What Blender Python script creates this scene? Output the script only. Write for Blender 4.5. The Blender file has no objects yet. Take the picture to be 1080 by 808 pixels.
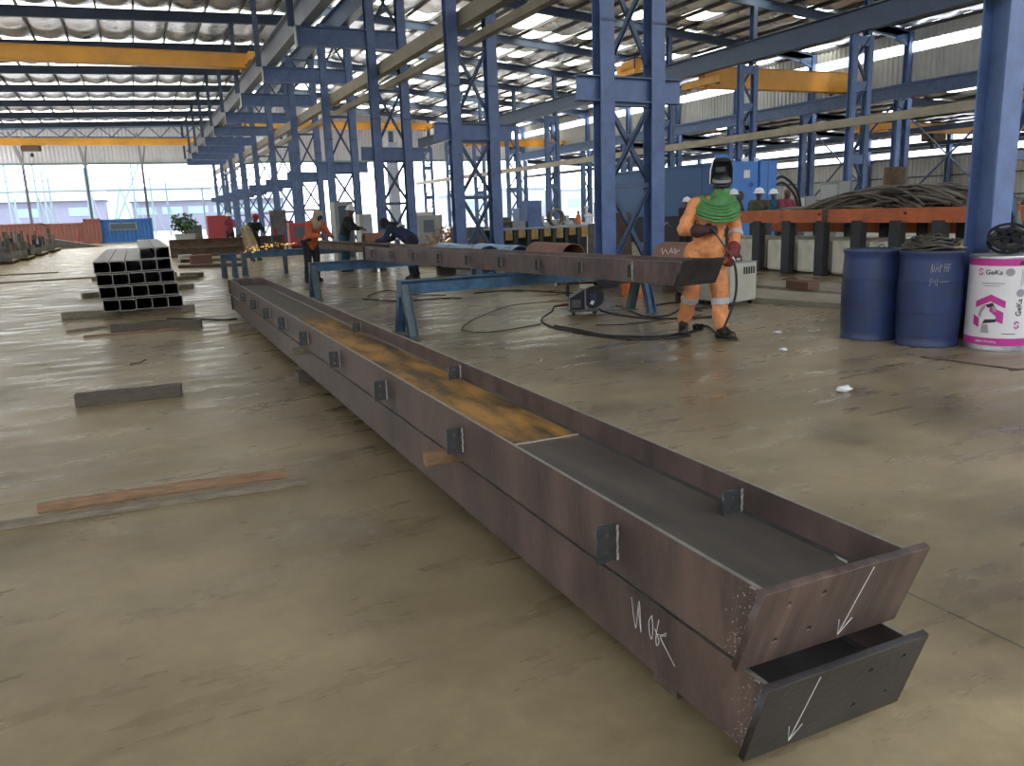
import bpy, bmesh, math, random
from mathutils import Vector, Matrix, Euler
from mathutils import noise as mnoise
R0 = random.Random(7)
SC = bpy.context.scene
COL = SC.collection
PI = math.pi

# ------------------------------------------------------------------ camera
FPX = 843.0
CAM_H = 1.45
yaw, pitch, roll = math.radians(24.45), math.radians(12.22), math.radians(-2.09)
FW = Vector((math.sin(yaw) * math.cos(pitch), math.cos(yaw) * math.cos(pitch), -math.sin(pitch)))
r_ = Vector((math.cos(yaw), -math.sin(yaw), 0))
u_ = r_.cross(FW)
CR = r_ * math.cos(roll) + u_ * math.sin(roll)
CU = -r_ * math.sin(roll) + u_ * math.cos(roll)
cam_d = bpy.data.cameras.new('camera')
cam_d.sensor_fit = 'HORIZONTAL'
cam_d.sensor_width = 36
cam_d.lens = FPX / 1080 * 36
cam_d.clip_start = 0.05
cam_d.clip_end = 1000
cam = bpy.data.objects.new('camera', cam_d)
COL.objects.link(cam)
m = Matrix((CR, CU, -FW)).transposed().to_4x4()
m.translation = Vector((0, 0, CAM_H))
cam.matrix_world = m
SC.camera = cam
CAMP = Vector((0, 0, CAM_H))


def ray(px, py):
    return CR * ((px - 540) / FPX) - CU * ((py - 404) / FPX) + FW


def gz(px, py, z=0.0):
    "measured point of the photo on the horizontal plane at height z"
    d = ray(px, py)
    return CAMP + d * ((z - CAM_H) / d.z)


def gx(px, py, x):
    d = ray(px, py)
    return CAMP + d * (x / d.x)


def gy(px, py, y):
    d = ray(px, py)
    return CAMP + d * (y / d.y)


# ------------------------------------------------------------------ mesh building
class MB:
    def __init__(s):
        s.v = []
        s.f = []
        s.mi = []

    def add(s, vs, fs, mi=0):
        n = len(s.v)
        s.v += [Vector(v) for v in vs]
        s.f += [tuple(i + n for i in f) for f in fs]
        s.mi += [mi] * len(fs)
        return s

    def box(s, x0, x1, y0, y1, z0, z1, mi=0):
        return s.add([(x0, y0, z0), (x1, y0, z0), (x1, y1, z0), (x0, y1, z0), (x0, y0, z1), (x1, y0, z1), (x1, y1, z1), (x0, y1, z1)],
                     [(0, 3, 2, 1), (4, 5, 6, 7), (0, 1, 5, 4), (1, 2, 6, 5), (2, 3, 7, 6), (3, 0, 4, 7)], mi)

    def obox(s, c, size, rot=None, mi=0):
        n = len(s.v)
        a, b, d = [q / 2 for q in size]
        s.box(-a, a, -b, b, -d, d, mi)
        M = rot if rot is not None else Matrix.Identity(3)
        for i in range(n, len(s.v)):
            s.v[i] = M @ s.v[i] + Vector(c)
        return s

    def prism(s, prof, p0, p1, up=(0, 0, 1), mi=0):
        "extrude a closed 2D outline (side, up) from p0 to p1"
        p0, p1 = Vector(p0), Vector(p1)
        w = (p1 - p0).normalized()
        u = Vector(up)
        if abs(w.dot(u.normalized())) > .999:
            u = Vector((0, 1, 0))
        u = (u - w * u.dot(w)).normalized()
        sd = w.cross(u)
        n = len(prof)
        vs = [p + sd * a + u * b for p in (p0, p1) for a, b in prof]
        fs = [(i, (i + 1) % n, n + (i + 1) % n, n + i) for i in range(n)]
        fs += [tuple(reversed(range(n))), tuple(range(n, 2 * n))]
        return s.add(vs, fs, mi)

    def tube(s, pts, r, n=8, caps=True, mi=0):
        pts = [Vector(p) for p in pts]
        N = len(pts)
        rs = r if isinstance(r, (list, tuple)) else [r] * N
        t0 = (pts[1] - pts[0]).normalized()
        ref = Vector((0, 0, 1)) if abs(t0.z) < .9 else Vector((1, 0, 0))
        a = t0.cross(ref).normalized()
        vs = []
        for i, p in enumerate(pts):
            t = ((pts[min(i + 1, N - 1)] - pts[max(i - 1, 0)])).normalized()
            a = (a - t * a.dot(t))
            if a.length < 1e-6:
                a = t.orthogonal()
            a.normalize()
            b = t.cross(a)
            for k in range(n):
                q = 2 * PI * k / n
                vs.append(p + (a * math.cos(q) + b * math.sin(q)) * rs[i])
        fs = []
        for i in range(N - 1):
            for k in range(n):
                k2 = (k + 1) % n
                fs.append((i * n + k, i * n + k2, (i + 1) * n + k2, (i + 1) * n + k))
        if caps:
            fs.append(tuple(reversed(range(n))))
            fs.append(tuple(range((N - 1) * n, N * n)))
        return s.add(vs, fs, mi)

    def lathe(s, prof, n=32, c=(0, 0, 0), M=None, mi=0):
        "revolve (r,z) outline about z; closed where r=0"
        vs, fs, rings = [], [], []
        for r, z in prof:
            if r < 1e-6:
                rings.append([len(vs)])
                vs.append(Vector((0, 0, z)))
            else:
                rings.append(list(range(len(vs), len(vs) + n)))
                vs += [Vector((r * math.cos(2 * PI * k / n), r * math.sin(2 * PI * k / n), z)) for k in range(n)]
        for A, B in zip(rings, rings[1:]):
            for k in range(n):
                k2 = (k + 1) % n
                if len(A) == 1 and len(B) == 1:
                    continue
                if len(A) == 1:
                    fs.append((A[0], B[k2], B[k]))
                elif len(B) == 1:
                    fs.append((A[k], A[k2], B[0]))
                else:
                    fs.append((A[k], A[k2], B[k2], B[k]))
        if M is not None:
            vs = [M @ v for v in vs]
        return s.add([v + Vector(c) for v in vs], fs, mi)

    def ell(s, c, rad, nu=16, nv=10, M=None, mi=0):
        pr = [(math.sin(PI * i / nv), -math.cos(PI * i / nv)) for i in range(nv + 1)]
        pr[0] = (0, -1)
        pr[-1] = (0, 1)
        n = len(s.v)
        s.lathe(pr, nu, mi=mi)
        for i in range(n, len(s.v)):
            v = s.v[i]
            v = Vector((v.x * rad[0], v.y * rad[1], v.z * rad[2]))
            s.v[i] = (M @ v if M is not None else v) + Vector(c)
        return s

    def cap(s, p0, p1, r0, r1=None, n=14, mi=0):
        "tapered capsule"
        r1 = r0 if r1 is None else r1
        p0, p1 = Vector(p0), Vector(p1)
        d = p1 - p0
        L = max(d.length, 1e-5)
        pr = [(0, -r0)]
        for i in range(1, 5):
            a = PI / 2 * i / 4
            pr.append((r0 * math.sin(a), -r0 * math.cos(a)))
        for i in range(4):
            a = PI / 2 * i / 4
            pr.append((r1 * math.cos(a), L + r1 * math.sin(a)))
        pr.append((0, L + r1))
        M = d.to_track_quat('Z', 'Y').to_matrix() if d.length > 1e-5 else Matrix.Identity(3)
        return s.lathe(pr, n, p0, M, mi)

    def mesh(s, name, mats, off=None, smooth=None, merge=False):
        me = bpy.data.meshes.new(name)
        o = Vector(off) if off is not None else Vector()
        me.from_pydata([tuple(v - o) for v in s.v], [], s.f)
        for mm in (mats if isinstance(mats, (list, tuple)) else [mats]):
            me.materials.append(mm)
        if any(s.mi):
            me.polygons.foreach_set('material_index', s.mi)
        bm = bmesh.new()
        bm.from_mesh(me)
        if merge:
            bmesh.ops.remove_doubles(bm, verts=bm.verts, dist=1e-5)
        bmesh.ops.recalc_face_normals(bm, faces=bm.faces)
        bm.to_mesh(me)
        bm.free()
        if smooth:
            me.polygons.foreach_set('use_smooth', [True] * len(me.polygons))
            me.set_sharp_from_angle(angle=math.radians(smooth))
        me.update()
        return me


ORIG = {}


def root_of(o):
    while o.parent is not None:
        o = o.parent
    return o


def part(name, mb, mat, parent, world=True, smooth=None, bevel=0, label=None, merge=False):
    "one mesh object under its thing (geometry given in world coordinates unless world=False)"
    off = ORIG.get(root_of(parent).name, Vector()) if world else None
    me = mb if isinstance(mb, bpy.types.Mesh) else mb.mesh(name, mat, off, smooth, merge)
    o = bpy.data.objects.new(name, me)
    COL.objects.link(o)
    o.parent = parent
    if bevel:
        b = o.modifiers.new('bevel', 'BEVEL')
        b.width = bevel
        b.segments = 2
        b.limit_method = 'ANGLE'
    if label:
        o['label'] = label
    return o


def tag(o, label, cat, group=None, kind=None):
    o['label'] = label
    o['category'] = cat
    if group:
        o['group'] = group
    if kind:
        o['kind'] = kind
    return o


def thing(name, label, cat, loc=(0, 0, 0), group=None, rz=0.0, kind=None):
    o = bpy.data.objects.new(name, None)
    COL.objects.link(o)
    o.location = loc
    o.rotation_euler = (0, 0, rz)
    o.empty_display_size = .1
    ORIG[o.name] = Vector(loc)
    return tag(o, label, cat, group, kind)


def solo(name, mb, mat, label, cat, loc=None, group=None, kind=None, smooth=None, bevel=0, rz=None, merge=False):
    "a thing that is one mesh; world geometry, origin moved to loc"
    if rz is not None:      # geometry is local
        me = mb.mesh(name, mat, None, smooth, merge)
    else:
        if loc is None:
            xs = [v.x for v in mb.v]; ys = [v.y for v in mb.v]; zs = [v.z for v in mb.v]
            loc = ((min(xs) + max(xs)) / 2, (min(ys) + max(ys)) / 2, min(zs))
        me = mb.mesh(name, mat, loc, smooth, merge)
    o = bpy.data.objects.new(name, me)
    COL.objects.link(o)
    o.location = loc
    if rz:
        o.rotation_euler = (0, 0, rz)
    ORIG[o.name] = Vector(loc)
    if bevel:
        b = o.modifiers.new('bevel', 'BEVEL')
        b.width = bevel
        b.segments = 2
        b.limit_method = 'ANGLE'
    return tag(o, label, cat, group, kind)


def copy_tree(o, parent=None):
    c = o.copy()
    COL.objects.link(c)
    if parent is not None:
        c.parent = parent
    ORIG[c.name] = ORIG.get(o.name, Vector()).copy()
    for ch in list(o.children):
        copy_tree(ch, c)
    return c


# ------------------------------------------------------------------ outlines
def I_prof(h, b, tw, tf):
    return [(-b / 2, -h / 2), (b / 2, -h / 2), (b / 2, -h / 2 + tf), (tw / 2, -h / 2 + tf), (tw / 2, h / 2 - tf), (b / 2, h / 2 - tf),
            (b / 2, h / 2), (-b / 2, h / 2), (-b / 2, h / 2 - tf), (-tw / 2, h / 2 - tf), (-tw / 2, -h / 2 + tf), (-b / 2, -h / 2 + tf)]


def L_prof(a, t):
    return [(0, 0), (a, 0), (a, t), (t, t), (t, a), (0, a)]


def C_prof(w, h, t, lip):
    "channel, web at left, lipped flanges open to the right"
    return [(0, 0), (w, 0), (w, lip), (w - t, lip), (w - t, t), (t, t), (t, h - t), (w - t, h - t), (w - t, h - lip), (w, h - lip), (w, h), (0, h)]


def R_prof(a, b):
    return [(-a / 2, -b / 2), (a / 2, -b / 2), (a / 2, b / 2), (-a / 2, b / 2)]


def spline(pts, n=8):
    "Catmull-Rom through the points"
    P = [Vector(p) for p in pts]
    P = [P[0] * 2 - P[1]] + P + [P[-1] * 2 - P[-2]]
    out = []
    for i in range(1, len(P) - 2):
        a, b, c, d = P[i - 1:i + 3]
        for k in range(n):
            t = k / n
            out.append(.5 * ((2 * b) + (c - a) * t + (2 * a - 5 * b + 4 * c - d) * t * t + (3 * b - a - 3 * c + d) * t ** 3))
    out.append(P[-2])
    return out


# ------------------------------------------------------------------ materials
def nd(nt, typ, **kw):
    n = nt.nodes.new(typ)
    for k, v in kw.items():
        if k.startswith('i_'):
            n.inputs[k[2:].replace('_', ' ')].default_value = v
        else:
            setattr(n, k, v)
    return n


def mat(name, col, rough=.5, metal=0.0, var=.25, scale=6.0, bump=.0, bscale=60.0, stretch=None, col2=None, spec=.5, rvar=.15):
    "principled surface with a noise-driven second tone and bump"
    M = bpy.data.materials.new(name)
    M.use_nodes = True
    nt = M.node_tree
    b = nt.nodes['Principled BSDF']
    tc = nd(nt, 'ShaderNodeTexCoord')
    src = tc.outputs['Object']
    if stretch:
        mp = nd(nt, 'ShaderNodeMapping')
        mp.inputs['Scale'].default_value = stretch
        nt.links.new(src, mp.inputs['Vector'])
        src = mp.outputs['Vector']
    n = nd(nt, 'ShaderNodeTexNoise', i_Scale=scale, i_Detail=6.0, i_Roughness=.65)
    nt.links.new(src, n.inputs['Vector'])
    r = nd(nt, 'ShaderNodeValToRGB')
    r.color_ramp.elements[0].position = .32
    r.color_ramp.elements[1].position = .68
    c2 = col2 if col2 else tuple(c * (1 - var) for c in col)
    r.color_ramp.elements[0].color = (*c2, 1)
    r.color_ramp.elements[1].color = (*[min(1, c * (1 + var * .5)) for c in col], 1)
    nt.links.new(n.outputs['Fac'], r.inputs['Fac'])
    nt.links.new(r.outputs['Color'], b.inputs['Base Color'])
    mr = nd(nt, 'ShaderNodeMapRange')
    mr.inputs['To Min'].default_value = max(.02, rough - rvar)
    mr.inputs['To Max'].default_value = min(1, rough + rvar)
    nt.links.new(n.outputs['Fac'], mr.inputs['Value'])
    nt.links.new(mr.outputs['Result'], b.inputs['Roughness'])
    b.inputs['Metallic'].default_value = metal
    b.inputs['Specular IOR Level'].default_value = spec
    if bump:
        n2 = nd(nt, 'ShaderNodeTexNoise', i_Scale=bscale, i_Detail=4.0)
        nt.links.new(src, n2.inputs['Vector'])
        bp = nd(nt, 'ShaderNodeBump', i_Strength=bump, i_Distance=.02)
        nt.links.new(n2.outputs['Fac'], bp.inputs['Height'])
        nt.links.new(bp.outputs['Normal'], b.inputs['Normal'])
    return M


def emis(name, col, st):
    M = bpy.data.materials.new(name)
    M.use_nodes = True
    nt = M.node_tree
    nt.nodes.remove(nt.nodes['Principled BSDF'])
    e = nd(nt, 'ShaderNodeEmission')
    e.inputs['Color'].default_value = (*col, 1)
    e.inputs['Strength'].default_value = st
    nt.links.new(e.outputs[0], nt.nodes['Material Output'].inputs[0])
    return M


def translucent(name, col, clear=.5):
    M = bpy.data.materials.new(name)
    M.use_nodes = True
    nt = M.node_tree
    nt.nodes.remove(nt.nodes['Principled BSDF'])
    a = nd(nt, 'ShaderNodeBsdfTransparent')
    a.inputs['Color'].default_value = (*col, 1)
    t = nd(nt, 'ShaderNodeBsdfTranslucent')
    t.inputs['Color'].default_value = (*col, 1)
    mx = nd(nt, 'ShaderNodeMixShader')
    mx.inputs[0].default_value = 1 - clear
    nt.links.new(a.outputs[0], mx.inputs[1])
    nt.links.new(t.outputs[0], mx.inputs[2])
    nt.links.new(mx.outputs[0], nt.nodes['Material Output'].inputs[0])
    return M


M = {}
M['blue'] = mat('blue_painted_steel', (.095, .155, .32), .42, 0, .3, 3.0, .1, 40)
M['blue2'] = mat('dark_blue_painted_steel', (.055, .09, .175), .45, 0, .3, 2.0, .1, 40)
M['trestle'] = mat('worn_teal_blue_paint', (.05, .12, .21), .5, 0, .5, 5.0, .2, 50)
M['trestle2'] = mat('worn_grey_green_paint', (.09, .13, .14), .55, 0, .4, 5.0, .2, 50)
M['rafter'] = mat('navy_roof_steel', (.05, .08, .15), .5, 0, .25, 1.0)
M['purlin'] = mat('dark_purlin_steel', (.07, .075, .085), .5, .2, .25, 1.0)
M['yellow'] = mat('crane_yellow_paint', (.62, .29, .035), .45, 0, .25, .6, .05, 20)
M['cream'] = mat('tan_painted_duct', (.27, .235, .165), .55, 0, .25, 1.5)
M['foil'] = mat('silver_roof_foil', (.80, .80, .82), .3, .8, .3, .9, .35, 3.5)
M['clad'] = mat('grey_corrugated_cladding', (.46, .465, .45), .55, .1, .15, .5)
M['cladlight'] = mat('pale_corrugated_cladding', (.5, .5, .56), .55, .1, .1, .5)
M['sky_panel'] = translucent('warm_rooflight_sheet', (1.0, .93, .70), .45)
M['strip'] = translucent('white_rooflight_sheet', (.97, .98, 1.0), .55)
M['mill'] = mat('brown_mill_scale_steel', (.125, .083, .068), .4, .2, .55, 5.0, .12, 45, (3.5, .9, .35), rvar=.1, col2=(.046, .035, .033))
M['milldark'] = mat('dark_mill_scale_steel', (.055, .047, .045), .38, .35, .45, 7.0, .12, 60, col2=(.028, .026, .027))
M['ground_lit_edge'] = mat('ground_and_lit_steel_edge', (.36, .33, .29), .4, .6, .3, 20.0)
M['weld'] = mat('grey_weld_bead', (.46, .43, .40), .5, .3, .4, 90.0, .6, 140)
M['cleat'] = mat('dark_grey_cleat_steel', (.08, .08, .08), .4, .4, .4, 18.0, .1, 80)
M['chalk'] = mat('white_chalk', (.75, .73, .70), .9, 0, .2, 60)
M['hole'] = mat('deep_bolt_hole', (.012, .012, .012), .8, 0, .1)
M['timber'] = mat('weathered_timber', (.115, .088, .065), .75, 0, .5, 9.0, .35, 60, (1.0, 6.0, 6.0))
M['timber_red'] = mat('fresh_red_timber', (.30, .17, .09), .7, 0, .4, 9.0, .3, 60, (1.0, 6.0, 6.0))
M['timber_grey'] = mat('grey_timber', (.24, .195, .135), .8, 0, .45, 9.0, .35, 60, (1.0, 6.0, 6.0))
M['black_steel'] = mat('black_coated_steel', (.03, .032, .04), .35, .4, .4, 3.0)
M['drum'] = mat('blue_plastic_drum', (.018, .038, .13), .42, 0, .35, 5.0, .12, 30, col2=(.024, .034, .075))
M['girder_dark'] = mat('navy_girder_paint', (.035, .058, .105), .5, 0, .3, 1.0)
M['drum_rim'] = mat('scuffed_blue_rim', (.07, .09, .15), .5, 0, .4, 15.0)
M['white_drum'] = mat('white_fibre_drum', (.72, .69, .68), .45, 0, .06, 4.0)
M['magenta'] = mat('magenta_print', (.52, .035, .27), .45, 0, .08, 4.0)
M['print_dark'] = mat('dark_print', (.03, .025, .035), .5, 0, .1)
M['print_grey'] = mat('grey_print', (.33, .30, .32), .5, 0, .1)
M['metal'] = mat('galvanised_steel', (.45, .45, .45), .35, .8, .25, 14.0)
M['black_plastic'] = mat('black_plastic', (.018, .018, .02), .4, 0, .3, 12.0)
M['rubber'] = mat('black_rubber_cable', (.02, .019, .019), .55, 0, .3, 20.0)
M['orange'] = mat('orange_painted_steel', (.52, .13, .035), .5, 0, .35, 3.0, .1, 40)
M['post'] = mat('dark_table_post', (.03, .032, .037), .5, .1, .3, 6.0)
M['panel'] = mat('dirty_white_tank', (.78, .75, .62), .55, 0, .2, 3.0, col2=(.55, .52, .42))
M['mach_dark'] = mat('deep_blue_machine_paint', (.006, .066, .18), .4, 0, .2, 1.0)
M['mach_blue'] = mat('bright_blue_machine_paint', (.05, .20, .58), .4, 0, .12, 1.0)
M['mach_base'] = mat('black_machine_base', (.018, .02, .028), .5, .2, .3, 3.0)
M['beige'] = mat('beige_machine_case', (.48, .46, .37), .5, 0, .15, 4.0)
M['cover'] = mat('orange_coverall_cloth', (.80, .32, .125), .85, 0, .25, 9.0, .3, 90)
M['cover_red'] = mat('red_orange_coverall_cloth', (.50, .11, .04), .85, 0, .25, 9.0)
M['reflect'] = mat('silver_reflective_tape', (.55, .56, .58), .35, .3, .1, 30.0)
M['scarf'] = mat('green_cotton_cloth', (.095, .27, .085), .9, 0, .3, 12.0, .3, 90)
M['skin'] = mat('dark_brown_skin', (.11, .055, .035), .5, 0, .15, 20.0)
M['glove'] = mat('dark_leather_glove', (.06, .022, .02), .75, 0, .3, 30.0, .2, 120)
M['glove_red'] = mat('red_leather_glove', (.20, .03, .022), .75, 0, .3, 30.0, .2, 120)
M['boot'] = mat('black_leather_boot', (.015, .014, .013), .5, 0, .3, 20.0)
M['navy'] = mat('navy_work_cloth', (.022, .03, .075), .85, 0, .25, 9.0)
M['blackcloth'] = mat('black_work_cloth', (.018, .018, .022), .85, 0, .25, 9.0)
M['olive'] = mat('olive_work_cloth', (.06, .058, .03), .85, 0, .25, 9.0)
M['maroon'] = mat('maroon_work_cloth', (.22, .03, .06), .85, 0, .25, 9.0)
M['teal'] = mat('teal_work_cloth', (.02, .07, .12), .85, 0, .25, 9.0)
M['beigecloth'] = mat('beige_cotton_cloth', (.42, .33, .21), .9, 0, .2, 9.0)
M['helmet'] = mat('white_hard_hat', (.75, .76, .78), .3, 0, .05, 4.0)
M['red_cap'] = mat('red_cap_cloth', (.30, .03, .02), .8, 0, .2, 9.0)
M['pipe'] = mat('primer_brown_pipe', (.27, .135, .095), .6, 0, .3, 3.0, .15, 40)
M['pipeblue'] = mat('blue_plastic_sheet', (.13, .31, .52), .3, 0, .25, 3.0, .4, 12)
M['rust'] = mat('rusty_steel', (.13, .085, .06), .7, .2, .5, 5.0, .2, 50)
M['scrap'] = mat('grey_steel_scrap', (.13, .125, .12), .55, .3, .5, 5.0, .2, 30)
M['plate'] = mat('grey_floor_plate', (.36, .32, .25), .55, .2, .3, 2.0)
M['brick'] = mat('brown_block', (.16, .085, .06), .8, 0, .3, 20.0, .3, 60)
M['cont_red'] = mat('hazed_red_container_paint', (.36, .15, .125), .6, 0, .2, .6)  # red lightened towards pink, distance haze put into the colour
M['cont_blue'] = mat('blue_container_paint', (.045, .19, .55), .55, 0, .2, .6)
M['glassdark'] = mat('dark_window_glass', (.09, .12, .15), .15, 0, .1, 3.0)
M['grey_cab'] = mat('grey_cabinet_paint', (.27, .285, .275), .5, 0, .15, 2.0)
M['paper'] = mat('white_paper', (.75, .75, .74), .8, 0, .1, 30.0)
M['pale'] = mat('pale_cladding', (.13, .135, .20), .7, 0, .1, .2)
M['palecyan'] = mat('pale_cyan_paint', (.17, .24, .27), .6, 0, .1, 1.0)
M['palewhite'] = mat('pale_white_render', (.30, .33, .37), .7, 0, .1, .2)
M['leaf'] = mat('dark_green_leaf', (.03, .09, .035), .6, 0, .4, 9.0)
M['ochre'] = mat('ochre_block_paint', (.36, .23, .07), .6, 0, .4, 6.0)
M['redpaint'] = mat('red_machine_paint', (.35, .05, .06), .5, 0, .2, 2.0)
M['spark'] = emis('hot_spark', (1.0, .55, .16), 14.0)
M['orange_case'] = mat('orange_tool_case', (.75, .19, .03), .5, 0, .15, 9.0)
M['lattice_panel'] = mat('speckled_white_sheet', (.62, .66, .74), .6, 0, .5, 26.0, col2=(.33, .38, .48))
# ------------------------------------------------------------------ floor
def floor_mat():
    Mt = bpy.data.materials.new('polished_concrete')
    Mt.use_nodes = True
    nt = Mt.node_tree
    L = nt.links.new
    b = nt.nodes['Principled BSDF']
    tc = nd(nt, 'ShaderNodeTexCoord')
    geo = nd(nt, 'ShaderNodeNewGeometry')
    pos = geo.outputs['Position']
    n1 = nd(nt, 'ShaderNodeTexNoise', i_Scale=.55, i_Detail=7.0, i_Roughness=.6)
    L(pos, n1.inputs['Vector'])
    mp = nd(nt, 'ShaderNodeMapping')
    mp.inputs['Scale'].default_value = (.7, 2.6, 1)
    mp.inputs['Rotation'].default_value = (0, 0, math.radians(-10))
    L(pos, mp.inputs['Vector'])
    n2 = nd(nt, 'ShaderNodeTexNoise', i_Scale=1.6, i_Detail=7.0, i_Roughness=.6, i_Distortion=.15)
    L(mp.outputs[0], n2.inputs['Vector'])
    n3 = nd(nt, 'ShaderNodeTexNoise', i_Scale=14.0, i_Detail=6.0, i_Roughness=.75)
    L(pos, n3.inputs['Vector'])
    r1 = nd(nt, 'ShaderNodeValToRGB')
    e = r1.color_ramp.elements
    e[0].position, e[0].color = .38, (.165, .120, .062, 1)
    e[1].position, e[1].color = .64, (.385, .300, .170, 1)
    mx = nd(nt, 'ShaderNodeMix', data_type='FLOAT')
    mx.inputs[0].default_value = .2
    L(n1.outputs['Fac'], mx.inputs[2])
    L(n2.outputs['Fac'], mx.inputs[3])
    L(mx.outputs[0], r1.inputs['Fac'])
    # fine speckle
    r3 = nd(nt, 'ShaderNodeMapRange')
    r3.inputs['From Min'].default_value, r3.inputs['From Max'].default_value = .3, .7
    r3.inputs['To Min'].default_value, r3.inputs['To Max'].default_value = .86, 1.1
    L(n3.outputs['Fac'], r3.inputs['Value'])
    mu = nd(nt, 'ShaderNodeMix', data_type='RGBA', blend_type='MULTIPLY')
    mu.inputs[0].default_value = 1
    L(r1.outputs[0], mu.inputs[6])
    L(r3.outputs[0], mu.inputs[7])
    # oil stains
    n4 = nd(nt, 'ShaderNodeTexNoise', i_Scale=.9, i_Detail=3.0)
    mp4 = nd(nt, 'ShaderNodeMapping')
    mp4.inputs['Location'].default_value = (3.3, 7.1, 0)
    L(pos, mp4.inputs['Vector'])
    L(mp4.outputs[0], n4.inputs['Vector'])
    r4 = nd(nt, 'ShaderNodeMapRange')
    r4.inputs['From Min'].default_value, r4.inputs['From Max'].default_value = .56, .72
    r4.inputs['To Min'].default_value, r4.inputs['To Max'].default_value = 1.0, .66
    L(n4.outputs['Fac'], r4.inputs['Value'])
    mu2 = nd(nt, 'ShaderNodeMix', data_type='RGBA', blend_type='MULTIPLY')
    mu2.inputs[0].default_value = 1
    L(mu.outputs[2], mu2.inputs[6])
    L(r4.outputs[0], mu2.inputs[7])
    # saw-cut joints every 6 m
    sx = nd(nt, 'ShaderNodeSeparateXYZ')
    L(pos, sx.inputs[0])
    js = []
    for ax, off in (('X', 2.45), ('Y', 4.85)):
        a = nd(nt, 'ShaderNodeMath', operation='SUBTRACT')
        L(sx.outputs[ax], a.inputs[0])
        a.inputs[1].default_value = off - 60 - .0
        w = nd(nt, 'ShaderNodeMath', operation='MODULO')
        L(a.outputs[0], w.inputs[0])
        w.inputs[1].default_value = 6.0
        c = nd(nt, 'ShaderNodeMath', operation='LESS_THAN')
        L(w.outputs[0], c.inputs[0])
        c.inputs[1].default_value = .009
        js.append(c)
    jm = nd(nt, 'ShaderNodeMath', operation='MAXIMUM')
    L(js[0].outputs[0], jm.inputs[0])
    L(js[1].outputs[0], jm.inputs[1])
    mj = nd(nt, 'ShaderNodeMix', data_type='RGBA')
    L(jm.outputs[0], mj.inputs[0])
    L(mu2.outputs[2], mj.inputs[6])
    mj.inputs[7].default_value = (.06, .05, .035, 1)
    L(mj.outputs[2], b.inputs['Base Color'])
    rr = nd(nt, 'ShaderNodeMapRange')
    rr.inputs['From Min'].default_value, rr.inputs['From Max'].default_value = .35, .65
    rr.inputs['To Min'].default_value, rr.inputs['To Max'].default_value = .2, .5
    L(n2.outputs['Fac'], rr.inputs['Value'])
    L(rr.outputs[0], b.inputs['Roughness'])
    b.inputs['Specular IOR Level'].default_value = .85
    bp = nd(nt, 'ShaderNodeBump', i_Strength=.04, i_Distance=.02)
    L(n2.outputs['Fac'], bp.inputs['Height'])
    L(bp.outputs[0], b.inputs['Normal'])
    return Mt


M['floor'] = floor_mat()
M['yard'] = mat('pale_yard_concrete', (.42, .40, .36), .8, 0, .15, .3)
STR = 'structure'
solo('floor', MB().box(-40, 60, -14, 89, -.3, 0), M['floor'], 'scuffed beige concrete hall floor with saw-cut joints', 'floor', kind=STR)
solo('floor_yard', MB().box(-160, 260, 89, 420, -.4, -.02), M['yard'], 'bright pale concrete yard beyond the open far end of the hall', 'yard', kind=STR)

# ------------------------------------------------------------------ frame grid
XL, XR = 7.69, 8.74
XC = (XL + XR) / 2
BAY = 7.25


def FY(k):
    return 5.36 + BAY * k


KS = list(range(12))
ORD = ['first', 'second', 'third', 'fourth', 'fifth', 'sixth', 'seventh', 'eighth', 'ninth', 'tenth', 'eleventh', 'twelfth', 'thirteenth', 'fourteenth']


def zA(x):
    return 10.72 + .025 * x


def zB(x):
    return 12.4 - .085 * (x - 20)


def zD(x):
    return 7.0 - .05 * (x - 41.3)


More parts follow.
